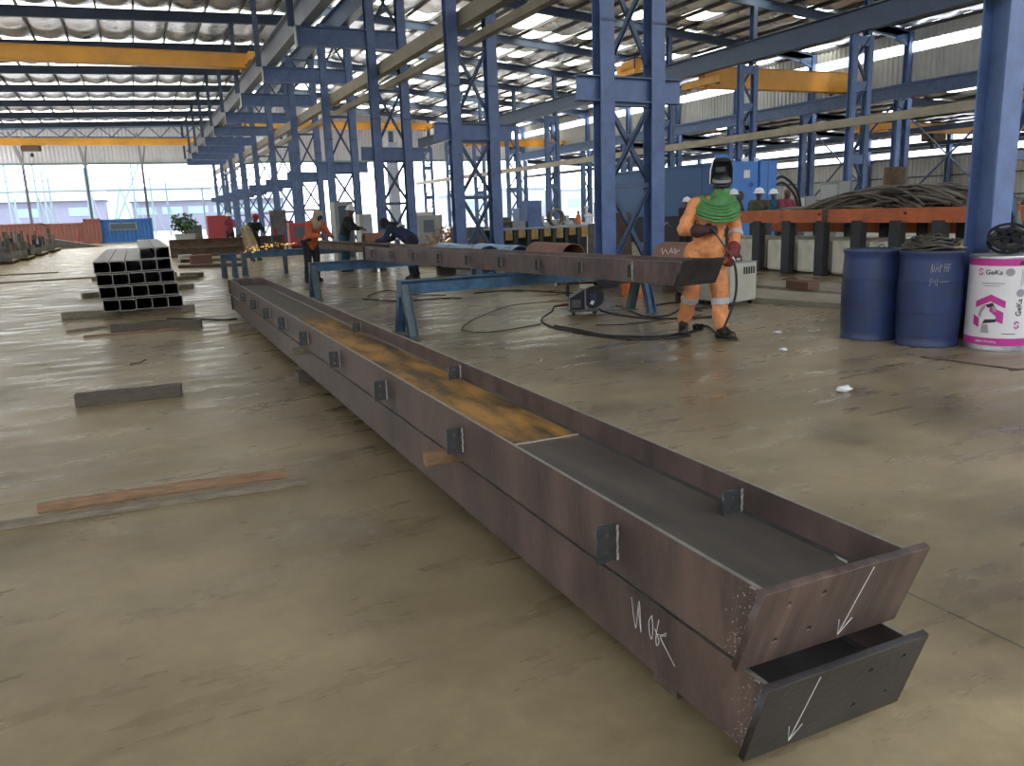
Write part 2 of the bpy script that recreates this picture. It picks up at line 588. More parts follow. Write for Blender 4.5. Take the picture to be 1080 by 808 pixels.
# ------------------------------------------------------------------ roofs: rafters, purlins, foil lining, rooflights
def roof(tagname, x0, x1, zf, n, lights, words):
    Y0, Y1 = -6.0, 88.2
    xs = [x0 + (x1 - x0) * i / n for i in range(n + 1)]
    for x in xs:
        z = zf(x)
        solo('roof_purlin', MB().prism(C_prof(.075, .19, .02, .04), (x, Y0, z), (x, Y1, z)), M['purlin'],
             'slim dark roof purlin over ' + words, 'purlin', group='purlins over ' + words, kind=STR)
    for k in range(-1, 12):
        y = FY(k)
        solo('roof_rafter', MB().prism(I_prof(.45, .2, .014, .022), (x0, y, zf(x0) - .235), (x1, y, zf(x1) - .235)), M['rafter'],
             'navy steel roof rafter spanning across ' + words, 'rafter', group='rafters over ' + words, kind=STR)
    mb = MB()
    cells = [Y0] + [FY(-1) + BAY / 4 * j for j in range(0, 52)]
    cells = [c for c in cells if c < Y1 - 1] + [Y1]
    for i in range(n):
        a, b = xs[i], xs[i + 1]
        for j in range(len(cells) - 1):
            ya, yb = cells[j], cells[j + 1]
            if lights(i, j):
                z0, z1 = zf(a) + .2, zf(b) + .2
                q = MB().add([(a, ya, z0), (b, ya, z1), (b, yb, z1), (a, yb, z0)], [(0, 1, 2, 3)])
                solo('ceiling_rooflight', q, M['sky_panel'], 'warm translucent rooflight sheet in the roof over ' + words, 'rooflight',
                     group='rooflights over ' + words, kind=STR)
                continue
            NX, NY = 6, 4
            vs, fs = [], []
            for v in range(NY + 1):
                for u in range(NX + 1):
                    s, t = u / NX, v / NY
                    x = a + (b - a) * s
                    sag = .17 * math.sin(PI * s) * (.75 + .5 * math.sin(PI * t)) + .03 * mnoise.noise((x * 1.7, (ya + (yb - ya) * t) * .9, 1.0)) * math.sin(PI * s)
                    vs.append((x, ya + (yb - ya) * t, zf(x) + .2 - sag))
            for v in range(NY):
                for u in range(NX):
                    p = v * (NX + 1) + u
                    fs.append((p, p + 1, p + NX + 2, p + NX + 1))
            mb.add(vs, fs)
    solo('ceiling', mb, M['foil'], 'silver foil lining sagging between the purlins over ' + words, 'ceiling', kind=STR, smooth=60, merge=True)


LA = lambda i, j: j > 13 and (i * 3 + j * 7 + (j // 4) * 5) % 6 in (1, 4) and j % 4 != 2
LB = lambda i, j: j > 12 and ((i * 5 + j * 3 + (j // 4) * 7) % 9 == 3 or (j > 26 and (i + j) % 3 == 0 and j % 4 in (0, 3)))
LD = lambda i, j: (i * 5 + j * 3) % 11 == 2
roof('A', -14.0, 8.6, zA, 15, LA, 'the crane aisle with the channel stack')
roof('B', 8.6, 41.3, zB, 22, LB, 'the wide aisle with the blue machine')
roof('D', 41.65, 55.0, zD, 8, LD, 'the low side aisle')


def corr(x, y0, y1, za, zb, pitch=.36, d=.075):
    "corrugated sheet in the plane x=const"
    mb = MB()
    n = int((y1 - y0) / pitch)
    prof = []
    for i in range(n):
        y = y0 + pitch * i
        prof += [(y, 0), (y + pitch * .35, 0), (y + pitch * .5, d), (y + pitch * .85, d)]
    prof.append((y0 + pitch * n, 0))
    vs = []
    for (y, o) in prof:
        vs += [(x - o, y, za), (x - o, y, zb)]
    fs = [(2 * i, 2 * i + 2, 2 * i + 3, 2 * i + 1) for i in range(len(prof) - 1)]
    return mb.add(vs, fs)


def corr_y(y, x0, x1, zfa, zfb, pitch=.35, d=.05):
    mb = MB()
    n = int((x1 - x0) / pitch)
    prof = []
    for i in range(n):
        x = x0 + pitch * i
        prof += [(x, 0), (x + pitch * .35, 0), (x + pitch * .5, d), (x + pitch * .85, d)]
    prof.append((x0 + pitch * n, 0))
    vs = []
    for (x, o) in prof:
        vs += [(x, y - o, zfa(x)), (x, y - o, zfb(x))]
    fs = [(2 * i, 2 * i + 2, 2 * i + 3, 2 * i + 1) for i in range(len(prof) - 1)]
    return mb.add(vs, fs)


# clerestory wall over the low side aisle
solo('wall_right', corr(41.45, -6, 88, 7.3, 9.4), M['clad'], 'grey corrugated cladding below the long clerestory strip', 'wall', kind=STR)
solo('wall_right', corr(41.45, -6, 88, 9.95, 10.75), M['clad'], 'grey corrugated cladding above the long clerestory strip', 'wall', kind=STR)
solo('window_1', MB().box(41.44, 41.46, -6, 88, 9.4, 9.95), M['strip'], 'long bright translucent strip in the upper clerestory wall', 'window', kind=STR)
# outer wall of the low side aisle
solo('wall_right', corr(55.1, -6, 88, 0, 4.35), M['clad'], 'grey corrugated outer wall below the two bright strips', 'wall', kind=STR)
solo('wall_right', corr(55.1, -6, 88, 4.76, 5.12), M['clad'], 'narrow grey cladding band between the two bright strips', 'wall', kind=STR)
solo('wall_right', corr(55.1, -6, 88, 5.86, 6.7), M['clad'], 'grey corrugated outer wall above the two bright strips', 'wall', kind=STR)
solo('window_2', MB().box(55.09, 55.11, -6, 88, 5.12, 5.84), M['strip'], 'upper of two long bright strips in the outer wall', 'window', kind=STR)
solo('window_3', MB().box(55.09, 55.11, -6, 88, 4.35, 4.76), M['strip'], 'lower of two long bright strips in the outer wall', 'window', kind=STR)
for z in (1.3, 2.8, 4.2, 4.94):
    solo('trim_1', MB().box(54.95, 55.02, -6, 88, z - .05, z + .05), M['purlin'], 'thin horizontal wall rail on the corrugated outer wall', 'wall rail', group='wall rails on the outer wall', kind=STR)
# step between the two main roofs, with a translucent strip added for light
solo('window_step_added', MB().box(8.58, 8.6, -6, 88, zA(8.6) + .2, zB(8.6) + .2), M['strip'], 'translucent strip added for light in the step between the two main roofs', 'window', kind=STR)
solo('wall_left', corr(-14.1, -14, 80, 0, 3.6), M['clad'], 'grey corrugated wall on the far side of the channel stack aisle', 'wall', kind=STR)
solo('wall_left', corr(-14.1, -14, 80, 6.4, 10.7), M['clad'], 'upper grey corrugated wall on the far side of the channel stack aisle', 'wall', kind=STR)
solo('window_left_added', MB().box(-14.1, -14.08, -14, 80, 3.6, 6.4), M['strip'], 'long unseen translucent strip, enlarged to add side light beyond the channel stack aisle', 'window', kind=STR)  # out-of-view strip, enlarged to add side light from the left
solo('wall_rear', corr_y(-14.2, -14, 60, lambda x: 0, lambda x: 10.6), M['clad'], 'grey corrugated wall at the photographer\'s end of the hall', 'wall', kind=STR)
# far gable, open below
g_hi = lambda x: (zA(x) if x < 8.6 else zB(x)) + .2
solo('wall_far', corr_y(88.3, -14, 41.4, lambda x: 7.2, g_hi), M['cladlight'], 'pale corrugated gable sheeting over the open far end', 'wall', kind=STR)
solo('trim_2', MB().box(-14, 41, 88.0, 88.2, 7.05, 7.25), M['palecyan'], 'pale steel rail along the bottom edge of the far gable', 'wall rail', kind=STR)

# gable posts with knee braces
for px, wd in ((28, 'leftmost'), (93, 'middle'), (153, 'rightmost')):
    p = gy(px, 200, 87.6)
    t = thing('gable_post', f'slim steel post carrying the far gable, {wd} of the three above the containers', 'post', (p.x, 87.6, 0), 'posts of the far gable')
    part('post', MB().prism(I_prof(.3, .22, .02, .025), (p.x, 87.6, 0), (p.x, 87.6, 7.2)), M['pale'], t)
    part('knee_brace', MB().prism(R_prof(.22, .22), (p.x, 87.6, 7.15), (p.x - .2, 82.5, 9.4)), M['palewhite'], t)
    part('knee_strut', MB().prism(R_prof(.14, .14), (p.x, 87.6, 6.6), (p.x + .55, 84.8, 9.3)), M['palewhite'], t)
# end truss above the far crane
t = thing('end_truss', 'shallow steel truss with zigzag bracing above the far crane beam', 'truss', (-3, 86.2, 9.3))
part('bottom_chord', MB().prism(R_prof(.16, .2), (-14, 86.2, 9.35), (7.4, 86.2, 9.35)), M['rafter'], t)
part('top_chord', MB().prism(R_prof(.16, .3), (-14, 86.2, zA(-14) - .32), (7.4, 86.2, zA(7.4) - .32)), M['rafter'], t)
for i in range(10):
    xa = -13.5 + i * 2.1
    hi = (xa + 1.05, 86.2, zA(xa + 1) - .35)
    part('brace', MB().prism(R_prof(.09, .09), (xa, 86.2, 9.4), hi), M['rafter'], t)
    part('brace', MB().prism(R_prof(.09, .09), hi, (xa + 2.1, 86.2, 9.4)), M['rafter'], t)

# ------------------------------------------------------------------ twin-leg crane columns
LEGP = I_prof(.28, .28, .014, .02)


def ladder(t, xa, xb, y, z0, zs, mt, pw=.075, cross=True, horiz=True):
    "X bracing between two legs; zs: panel levels"
    for za, zb in zip(zs, zs[1:]):
        w = .13
        part('brace', MB().prism(L_prof(pw, .012), (xa + w, y - .03, za + .08), (xb - w, y - .03, zb - .08)), mt, t)
        if cross:
            part('brace', MB().prism(L_prof(pw, .012), (xb - w, y + .03, za + .08), (xa + w, y + .03, zb - .08)), mt, t)
        if horiz:
            part('strut', MB().prism(R_prof(.12, .09), (xa + w, y, zb), (xb - w, y, zb)), mt, t)


def row_one(k, src=None):
    y = FY(k)
    who = ['behind the white and magenta drum', 'behind the brown beam and the welder', 'behind the blue sheeted pipes'][k] if k < 3 else f'{ORD[k]} along the crane row from the drums'
    lab = f'blue twin-leg lattice column {who}'
    grp = 'blue twin-leg columns of the crane row'
    if src is not None:
        c = copy_tree(src)
        c.location.y = y
        c['label'] = lab
        return c
    t = thing('lattice_column', lab, 'column', (XC, y, 0), grp)
    for x in (XL, XR):
        lg = part('leg', MB().prism(LEGP, (x, y, .0), (x, y, 9.0), (0, 1, 0)), M['blue'], t)
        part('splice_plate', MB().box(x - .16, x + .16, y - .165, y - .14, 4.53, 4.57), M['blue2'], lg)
    # the left leg carries on as a slim post to the upper roof
    part('roof_post', MB().prism(I_prof(.2, .16, .012, .016), (XR, y, 9.915), (XR, y, zB(XR) - .05), (0, 1, 0)), M['blue2'], t)
    for x in (XL, XR):
        part('base_plinth', MB().box(x - .165, x + .165, y - .165, y + .165, 0, .28), M['post'], t, bevel=.01)
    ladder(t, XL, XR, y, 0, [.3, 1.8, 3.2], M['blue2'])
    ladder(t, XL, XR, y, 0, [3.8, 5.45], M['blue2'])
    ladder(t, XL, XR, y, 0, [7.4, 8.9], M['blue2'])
    part('cross_beam', MB().prism(I_prof(.42, .2, .014, .02), (7.12, y - .03, 3.45), (9.27, y - .03, 3.42)), M['blue'], t)
    b = part('bracket', MB().prism(I_prof(.58, .26, .016, .024), (5.32, y - .02, 7.02), (8.9, y - .02, 7.02)), M['blue'], t)
    part('end_plate', MB().box(5.29, 5.32, y - .16, y + .12, 6.7, 7.34), M['metal'], b)
    part('bracket_post', MB().prism(I_prof(.22, .18, .012, .018), (5.2, y, 7.32), (5.2, y, zA(5.2) - .45), (0, 1, 0)), M['blue2'], t)
    return t


proto = row_one(0)
for k in KS[1:]:
    row_one(k, proto)

M['girder_lit'] = mat('lit_grey_blue_girder', (.20, .22, .27), .45, .2, .35, .8)  # paler than the other girders: daylight on its web put into the colour
solo('crane_runway_girder', MB().prism(I_prof(.84, .34, .02, .03), (5.62, -6, 7.74), (5.62, 87, 7.74)).prism(R_prof(.08, .1), (5.62, -6, 8.21), (5.62, 87, 8.21)),
     M['girder_lit'], 'long grey crane runway girder resting on the left bracket ends', 'girder')
solo('crane_runway_girder', MB().prism(I_prof(.9, .36, .02, .03), (8.75, -6, 9.46), (8.75, 87, 9.46)), M['blue2'],
     'long dark blue runway girder on top of the twin-leg columns beside the welder', 'girder')
solo('cable_duct', MB().prism(R_prof(.26, .38), (8.02, -4, 6.12), (8.02, 87, 6.12)), M['cream'], 'tan steel duct running high through the crane row, upper of two', 'duct')
solo('cable_duct', MB().prism(R_prof(.2, .2), (8.45, -4, 5.75), (8.45, 87, 5.75)), M['cream'], 'thinner tan steel duct running high through the crane row, lower of two', 'duct')


# ------------------------------------------------------------------ second row
def row_two(k, src=None):
    y = FY(k)
    n = k - 3
    lab = f'blue zigzag laced column under the dark girder, {ORD[n]} from the right edge of the photo'
    if src is not None:
        c = copy_tree(src)
        c.location.y = y
        c['label'] = lab
        return c
    xa, xb = 29.15, 30.05
    t = thing('laced_column', lab, 'column', (29.6, y, 0), 'blue laced columns under the dark girder')
    for x in (xa, xb):
        part('leg', MB().prism(I_prof(.3, .26, .014, .022), (x, y, 0), (x, y, 8.3), (0, 1, 0)), M['blue'], t)
    zs = [.2 + 1.02 * i for i in range(9)]
    for i, (za, zb) in enumerate(zip(zs, zs[1:])):
        a, b = (xa + .1, xb - .1) if i % 2 else (xb - .1, xa + .1)
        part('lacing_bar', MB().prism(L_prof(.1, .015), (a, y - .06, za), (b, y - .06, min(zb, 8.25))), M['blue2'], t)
    for z in (3.1, 6.2, 8.05):
        part('batten_plate', MB().box(xa + .1, xb - .1, y - .12, y - .09, z - .2, z + .2), M['blue'], t)
    part('roof_post', MB().prism(I_prof(.32, .24, .014, .02), (29.9, y, 8.3), (29.9, y, zB(29.9) - .45), (0, 1, 0)), M['blue2'], t)
    return t


p2 = row_two(3)
for k in range(4, 12):
    row_two(k, p2)
solo('crane_runway_girder', MB().prism(I_prof(.96, .4, .02, .03), (29.3, -6, 8.86), (29.3, 87, 8.86)), M['girder_dark'],
     'deep dark blue runway girder crossing the top right of the hall on laced columns', 'girder')
solo('cable_duct', MB().prism(R_prof(.26, .34), (28.88, -4, 4.65), (28.88, 87, 4.65)), M['cream'], 'tan steel duct running in front of the laced columns on the right', 'duct')


# ------------------------------------------------------------------ third row at the clerestory wall
def row_three(k, src=None):
    y = FY(k)
    n = k - 4
    lab = f'blue stepped column at the clerestory wall, {ORD[n]} from the right edge of the photo'
    if src is not None:
        c = copy_tree(src)
        c.location.y = y
        c['label'] = lab
        return c
    t = thing('stepped_column', lab, 'column', (41, y, 0), 'blue stepped columns of the side aisle')
    for x in (40.6, 41.35):
        part('leg', MB().prism(I_prof(.36, .36, .016, .024), (x, y, 0), (x, y, 6.85), (0, 1, 0)), M['blue'], t)
    zs = [.2 + 1.3 * i for i in range(6)]
    for i, (za, zb) in enumerate(zip(zs, zs[1:])):
        a, b = (40.7, 41.25) if i % 2 else (41.25, 40.7)
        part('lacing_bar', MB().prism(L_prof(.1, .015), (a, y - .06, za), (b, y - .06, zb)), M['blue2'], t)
    part('upper_post', MB().prism(I_prof(.34, .3, .016, .022), (41.15, y, 6.85), (41.15, y, 10.5), (0, 1, 0)), M['blue'], t)
    part('haunch', MB().prism([(-.35, 0), (.35, 0), (.2, 1.0), (-.0, 1.0)], (41.1, y - .08, 10.05), (41.1, y + .08, 10.05), (-1, 0, 0)), M['blue'], t)
    part('rafter_arm', MB().prism(I_prof(.5, .22, .014, .02), (41.1, y, 10.25), (38.2, y, 10.62)), M['blue'], t)
    return t


p3 = row_three(4)
for k in range(5, 12):
    row_three(k, p3)
solo('crane_runway_girder', MB().prism(I_prof(.72, .34, .02, .03), (40.75, -6, 7.25), (40.75, 87, 7.25)).prism(R_prof(.06, .08), (40.75, -6, 7.65), (40.75, 87, 7.65)),
     M['blue'], 'blue runway girder along the foot of the clerestory wall', 'girder')
for i, k in enumerate(range(5, 10)):
    y = FY(k)
    solo('wall_column', MB().prism(I_prof(.34, .3, .016, .022), (54.7, y, 0), (54.7, y, 6.2), (0, 1, 0)), M['blue'],
         f'plain blue post against the outer corrugated wall, {ORD[i]} from the right edge of the photo', 'column', group='posts of the outer wall')
    solo('aisle_rafter', MB().prism(I_prof(.3, .2, .014, .02), (41.7, y, 6.78), (54.8, y, 6.12)), M['blue'],
         'blue rafter spanning the low side aisle', 'rafter', group='rafters of the low side aisle', kind=STR)
for x, wd in ((42.05, 'beside the stepped columns'), (54.35, 'along the outer wall')):
    solo('crane_runway_girder', MB().prism(I_prof(.3, .2, .014, .02), (x, -6, 5.13), (x, 87, 5.13)), M['girder_dark'],
         'slim dark runway rail of the low side aisle, ' + wd, 'girder')
# diagonal wind bracing in the side aisle
for i, (ya, yb) in enumerate(((FY(3), FY(4)), (FY(4), FY(5)))):
    solo('wind_brace', MB().tube([(40.3, ya, 6.6), (40.3, yb, .3)], .06, 8), M['blue2'],
         f'dark diagonal wind brace, {"nearer" if i == 0 else "farther"} pair at the outer wall, falling away', 'brace', group='wind braces of the side aisle')
    solo('wind_brace', MB().tube([(40.42, yb, 6.6), (40.42, ya, .3)], .05, 8), M['blue2'],
         f'dark diagonal wind brace, {"nearer" if i == 0 else "farther"} pair at the outer wall, rising away', 'brace', group='wind braces of the side aisle')


# ------------------------------------------------------------------ travelling cranes
def crane(label, xa, xb, y, z0, z1, mt, trolley=None, grp='yellow travelling cranes', w=.55):
    t = thing('travelling_crane', label, 'crane', ((xa + xb) / 2, y, z0), grp)
    part('bridge_girder', MB().box(xa, xb, y - w / 2, y + w / 2, z0, z1).box(xa, xb, y - w / 2 - .05, y + w / 2 + .05, z1, z1 + .03).box(xa, xb, y - w / 2 - .05, y + w / 2 + .05, z0 - .03, z0),
         mt, t, bevel=.01)
    for x in (xa + .1, xb - .1):
        e = part('end_carriage', MB().box(x - .2, x + .2, y - 1.7, y + 1.7, z0 + .08, z0 + .46), mt, t, bevel=.02)
        for q in (-1.3, 1.3):
            part('wheel', MB().lathe([(0, -.07), (.16, -.07), (.16, .07), (0, .07)], 20, (x, y + q, z0 + .16), Matrix.Rotation(PI / 2, 3, 'Y')), M['black_steel'], e)
    if trolley is not None:
        h = part('hoist', MB().box(trolley - .6, trolley + .6, y - .45, y + .45, z0 - .5, z0 - .05).tube([(trolley - .75, y, z0 - .3), (trolley + .75, y, z0 - .3)], .22, 14), M['rust'], t)
        part('hook_block', MB().box(trolley - .12, trolley + .12, y - .12, y + .12, z0 - 1.0, z0 - .7).tube([(trolley, y, z0 - .7), (trolley, y, z0 - .4)], .02, 6), M['black_steel'], h)
    return t


crane('yellow crane beam spanning the aisle above the channel stack, nearer of two', -13.8, 5.82, 40.9, 8.32, 8.9, M['yellow'])
crane('yellow crane beam spanning the far end of the aisle above the containers', -13.8, 5.82, 81.6, 8.32, 8.86, M['yellow'], trolley=-7.2)
crane('yellow crane beam in the upper right between dark girder and clerestory wall', 29.75, 40.95, 38.35, 7.76, 8.85, M['yellow'], trolley=None)
crane('yellow crane beam far down the middle, seen between the crane row columns', 8.9, 29.3, 83.0, 9.97, 10.6, M['yellow'], trolley=14.0)
crane('low yellow crane beam far off behind the laced columns, in the right aisle', 30.2, 40.9, 76.5, 7.72, 8.4, M['yellow'], trolley=36.0)
crane('small yellow crane beam inside the low side aisle on the right', 41.9, 54.5, 37.3, 5.31, 5.86, M['yellow'], trolley=47.5, w=.4)
# hoist trolley on the dark girder
p = gx(665, 70, 29.3)
t = thing('hoist_trolley', 'yellow hoist trolley standing on the dark girder, seen between the legs of the near column', 'hoist', (29.3, p.y, 9.34))
part('frame', MB().box(28.8, 29.8, p.y - 1.2, p.y + 1.2, 9.34, 9.6), M['yellow'], t)
part('drum', MB().tube([(29.3, p.y - .8, 9.95), (29.3, p.y + .6, 9.95)], .36, 16), M['yellow'], t)
part('motor', MB().box(29.0, 29.6, p.y + .65, p.y + 1.15, 9.6, 10.1), M['yellow'], t)
part('guard_rail', MB().tube([(28.85, p.y - 1.15, 9.6), (28.85, p.y - 1.15, 10.3), (28.85, p.y + 1.15, 10.3), (28.85, p.y + 1.15, 9.6)], .04, 6), M['black_steel'], t)
# ------------------------------------------------------------------ foreground box-shaped steel beams (wide H sections lying on their side)
def web_mat():
    Mt = mat('rust_streaked_web_steel', (.105, .088, .07), .55, .1, .4, 3.0, .1, 40, (2.5, .7, 1), rvar=.1)
    nt = Mt.node_tree
    L = nt.links.new
    b = nt.nodes['Principled BSDF']
    old = b.inputs['Base Color'].links[0].from_socket
    tc = nd(nt, 'ShaderNodeTexCoord')
    sp = nd(nt, 'ShaderNodeSeparateXYZ')
    L(tc.outputs['Object'], sp.inputs[0])
    a = nd(nt, 'ShaderNodeMapRange', interpolation_type='SMOOTHSTEP')
    a.inputs['From Min'].default_value, a.inputs['From Max'].default_value = RUST_A - .06, RUST_A + .02
    L(sp.outputs['Y'], a.inputs['Value'])
    c = nd(nt, 'ShaderNodeMapRange', interpolation_type='SMOOTHSTEP')
    c.inputs['From Min'].default_value, c.inputs['From Max'].default_value = RUST_B - .5, RUST_B + .6
    c.inputs['To Min'].default_value, c.inputs['To Max'].default_value = 1, 0
    L(sp.outputs['Y'], c.inputs['Value'])
    mp = nd(nt, 'ShaderNodeMapping')
    mp.inputs['Scale'].default_value = (2.6, .75, 1)
    L(tc.outputs['Object'], mp.inputs['Vector'])
    n = nd(nt, 'ShaderNodeTexNoise', i_Scale=2.3, i_Detail=7.0, i_Roughness=.65)
    L(mp.outputs[0], n.inputs['Vector'])
    r = nd(nt, 'ShaderNodeValToRGB')
    e = r.color_ramp.elements
    e[0].position, e[0].color = .41, (.095, .06, .028, 1)
    e[1].position, e[1].color = .62, (.50, .25, .055, 1)
    L(n.outputs['Fac'], r.inputs['Fac'])
    f = nd(nt, 'ShaderNodeMath', operation='MULTIPLY')
    L(a.outputs[0], f.inputs[0])
    L(c.outputs[0], f.inputs[1])
    mx = nd(nt, 'ShaderNodeMix', data_type='RGBA')
    L(f.outputs[0], mx.inputs[0])
    L(old, mx.inputs[6])
    L(r.outputs[0], mx.inputs[7])
    L(mx.outputs[2], b.inputs['Base Color'])
    return Mt


def plate_with_holes(name, w, h, th, holes, r):
    "flat plate w x h in local x,z (origin lower left), real holes"
    cu = bpy.data.curves.new(name, 'CURVE')
    cu.dimensions = '2D'
    cu.fill_mode = 'BOTH'
    cu.extrude = th / 2
    cu.bevel_depth = .0015

    def ring(pts):
        s = cu.splines.new('POLY')
        s.points.add(len(pts) - 1)
        for p, q in zip(s.points, pts):
            p.co = (*q, 0, 1)
        s.use_cyclic_u = True
    ring([(0, 0), (w, 0), (w, h), (0, h)])
    for (u, v) in holes:
        ring([(u * w + r * math.cos(a * PI / 8), v * h + r * math.sin(a * PI / 8)) for a in range(16)])
    o = bpy.data.objects.new(name, cu)
    COL.objects.link(o)
    dg = bpy.context.evaluated_depsgraph_get()
    me = bpy.data.meshes.new_from_object(o.evaluated_get(dg))
    bpy.data.objects.remove(o)
    me.transform(Matrix.Rotation(PI / 2, 4, 'X'))
    return me


UP_O = Vector((1.18, 1.2, 0))
RUST_A = gz(577, 466, .478).y - UP_O.y
RUST_B = gz(345, 335, .478).y - UP_O.y
M['web'] = web_mat()
TF = .014


def shear(y, z, z0, z1, yb, yt):
    return yb + (yt - yb) * (z - z0) / (z1 - z0)


def channel(name, label, loc, rz, W, z0, z1, yb, yt, ylen, webmat, holes, endmat, over=.025, platelab=None, grp=None, cat='steel beam', platew=None):
    "local frame: x across 0..W, y along, slanted near end plate"
    t = thing(name, label, cat, loc, grp, rz)
    zm = (z0 + z1) / 2
    H = z1 - z0
    for x, nm in ((0, 'flange'), (W - TF, 'flange')):
        mb = MB()
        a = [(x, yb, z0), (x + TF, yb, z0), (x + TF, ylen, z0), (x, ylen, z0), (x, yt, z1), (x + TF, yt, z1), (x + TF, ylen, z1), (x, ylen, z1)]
        mb.add(a, [(0, 3, 2, 1), (0, 1, 5, 4), (1, 2, 6, 5), (2, 3, 7, 6), (3, 0, 4, 7)], 0).add(a, [(4, 5, 6, 7)], 1)  # top face in brighter steel: ground edge plus overhead light in its colour
        part(nm, mb, [M['mill'], M['ground_lit_edge']], t, False, bevel=.0015, merge=True)
    ym = (yb + yt) / 2
    part('web', MB().box(TF, W - TF, ym + .004, ylen - .002, zm - .006, zm + .006), webmat, t, False)
    # weld fillets along the web, one bead each side
    for x, s in ((TF, 1), (W - TF, -1)):
        mb = MB()
        mb.prism([(0, 0), (.010 * s, 0), (0, .010)], (x, ym + .01, zm + .006), (x, ylen - .01, zm + .006), (0, 0, 1))
        part('weld_bead', mb, M['milldark'], t, False)
    pw = platew or W + 2 * over
    slope = Vector((0, yt - yb, z1 - z0))
    me = plate_with_holes('end_plate', pw, slope.length + .02, .018, holes, .0095)
    me.materials.clear()
    me.materials.append(endmat)
    e = part('end_plate', me, None, t, False, label=platelab)
    e.location = (-over, yb - .011, z0 - .004)
    ang = math.atan2(-(yt - yb), z1 - z0)
    e.rotation_euler = (ang, 0, 0)
    # weld seam where the plate meets the near flange
    pts = [(-.004, shear(0, z0 + H * q / 14, z0, z1, yb, yt) + .006 + .002 * math.sin(q * 2.1), z0 + H * q / 14) for q in range(15)]
    part('weld_bead', MB().tube(pts, .0075, 8), M['weld'], t, False, smooth=60)
    rsp = random.Random(5)
    sp = MB()
    for i in range(90):
        zz = z0 + H * rsp.random()
        yy = shear(0, zz, z0, z1, yb, yt) + .012 + abs(rsp.gauss(0, .035))
        a = rsp.uniform(.0006, .0024)
        sp.ell((0, yy, min(z1 - .005, max(z0 + .005, zz))), (.0012, a * rsp.uniform(.8, 2), a * rsp.uniform(.8, 2)), 8, 5)
    part('weld_spatter', sp, M['ground_lit_edge'], t, False, smooth=180)
    part('end_plate', MB().box(-over, W + over, ylen, ylen + .018, z0, z1), endmat, t, False, bevel=.002)
    return t, e


def cleat(t, x, y, z0, z1, w, side=-1, hole=True):
    "small drilled plate standing off a flange, square to the beam"
    mb = MB()
    xa, xb = (x - w, x) if side < 0 else (x, x + w)
    me = plate_with_holes('cleat', w, z1 - z0, .008, [(.45, .25), (.45, .75)], .008)
    me.materials.clear()
    me.materials.append(M['cleat'])
    c = part('cleat', me, None, t, False)
    c.location = (xa, y, z0)
    ex = x - .002 if side < 0 else x + .002
    pts = [(ex + side * .003 + .0015 * math.sin(i * 2.4), y - .006, z0 + (z1 - z0) * i / 8) for i in range(9)]
    part('weld_bead', MB().tube(pts, .0045, 6), M['weld'], c, False).location = (-xa, -y, -z0)
    return c


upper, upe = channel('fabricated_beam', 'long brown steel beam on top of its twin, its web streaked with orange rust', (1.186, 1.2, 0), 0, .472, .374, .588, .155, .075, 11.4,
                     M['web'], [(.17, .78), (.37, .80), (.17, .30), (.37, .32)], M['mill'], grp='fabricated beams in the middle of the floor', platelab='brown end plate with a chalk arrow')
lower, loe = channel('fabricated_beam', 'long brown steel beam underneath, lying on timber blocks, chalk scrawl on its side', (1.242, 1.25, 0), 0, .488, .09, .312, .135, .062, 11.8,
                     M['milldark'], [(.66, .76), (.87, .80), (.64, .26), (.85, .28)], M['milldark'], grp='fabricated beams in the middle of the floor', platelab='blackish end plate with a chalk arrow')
for px, py in ((650, 572), (487, 462), (407, 408), (357.5, 375), (324.5, 355), (301, 339), (284, 327), (270, 317), (258.5, 309)):
    p = gx(px, py, 1.18)
    cleat(upper, 0, p.y - 1.2, .425, .535, .075)
for px, py in ((776, 531), (482, 392), (378, 345)):
    p = gx(px, py, 1.62)
    cleat(upper, .472 - TF, p.y - 1.2, .486, .565, .075)
# grinding-bright weld seam across the web where the rust begins, and short bright welds at the right flange
ys = RUST_A
part('weld_seam', MB().tube([(TF + (.444) * i / 12, ys + .003 * math.sin(i * 1.9), .486) for i in range(13)], .006, 6), M['weld'], upper, False)
for a, b in ((2.95, 3.25), (1.05, 1.22)):
    pass
for (pa, pb) in (((604, 450), (632, 468)), ((860, 576), (893, 594))):
    A, B = gz(*pa, .486), gz(*pb, .486)
    part('weld_seam', MB().tube([(A.x - 1.183, A.y - 1.2, .487), (B.x - 1.183, B.y - 1.2, .487)], .005, 6), M['weld'], upper, False)


def plate_uv(e, w, h, pts, r=.0016):
    vs = [(u * w, -.0115, v * h) for u, v in pts]
    return MB().tube(vs, r, 5)


def arrow(e, w, h, a, b):
    A, B = Vector((a[0] * w, a[1] * h)), Vector((b[0] * w, b[1] * h))
    d = (B - A).normalized()
    n = Vector((-d.y, d.x))
    P = lambda q: (q.x, -.0112, q.y)
    part('chalk_mark', MB().tube([P(A), P(B)], .001, 5), M['chalk'], e, False)
    part('chalk_mark', MB().tube([P(B - d * .055 + n * .022), P(B), P(B - d * .06 - n * .026)], .001, 5), M['chalk'], e, False)


arrow(upe, .522, .245, (.64, .98), (.60, .06))
arrow(loe, .533, .26, (.31, .93), (.26, .07))
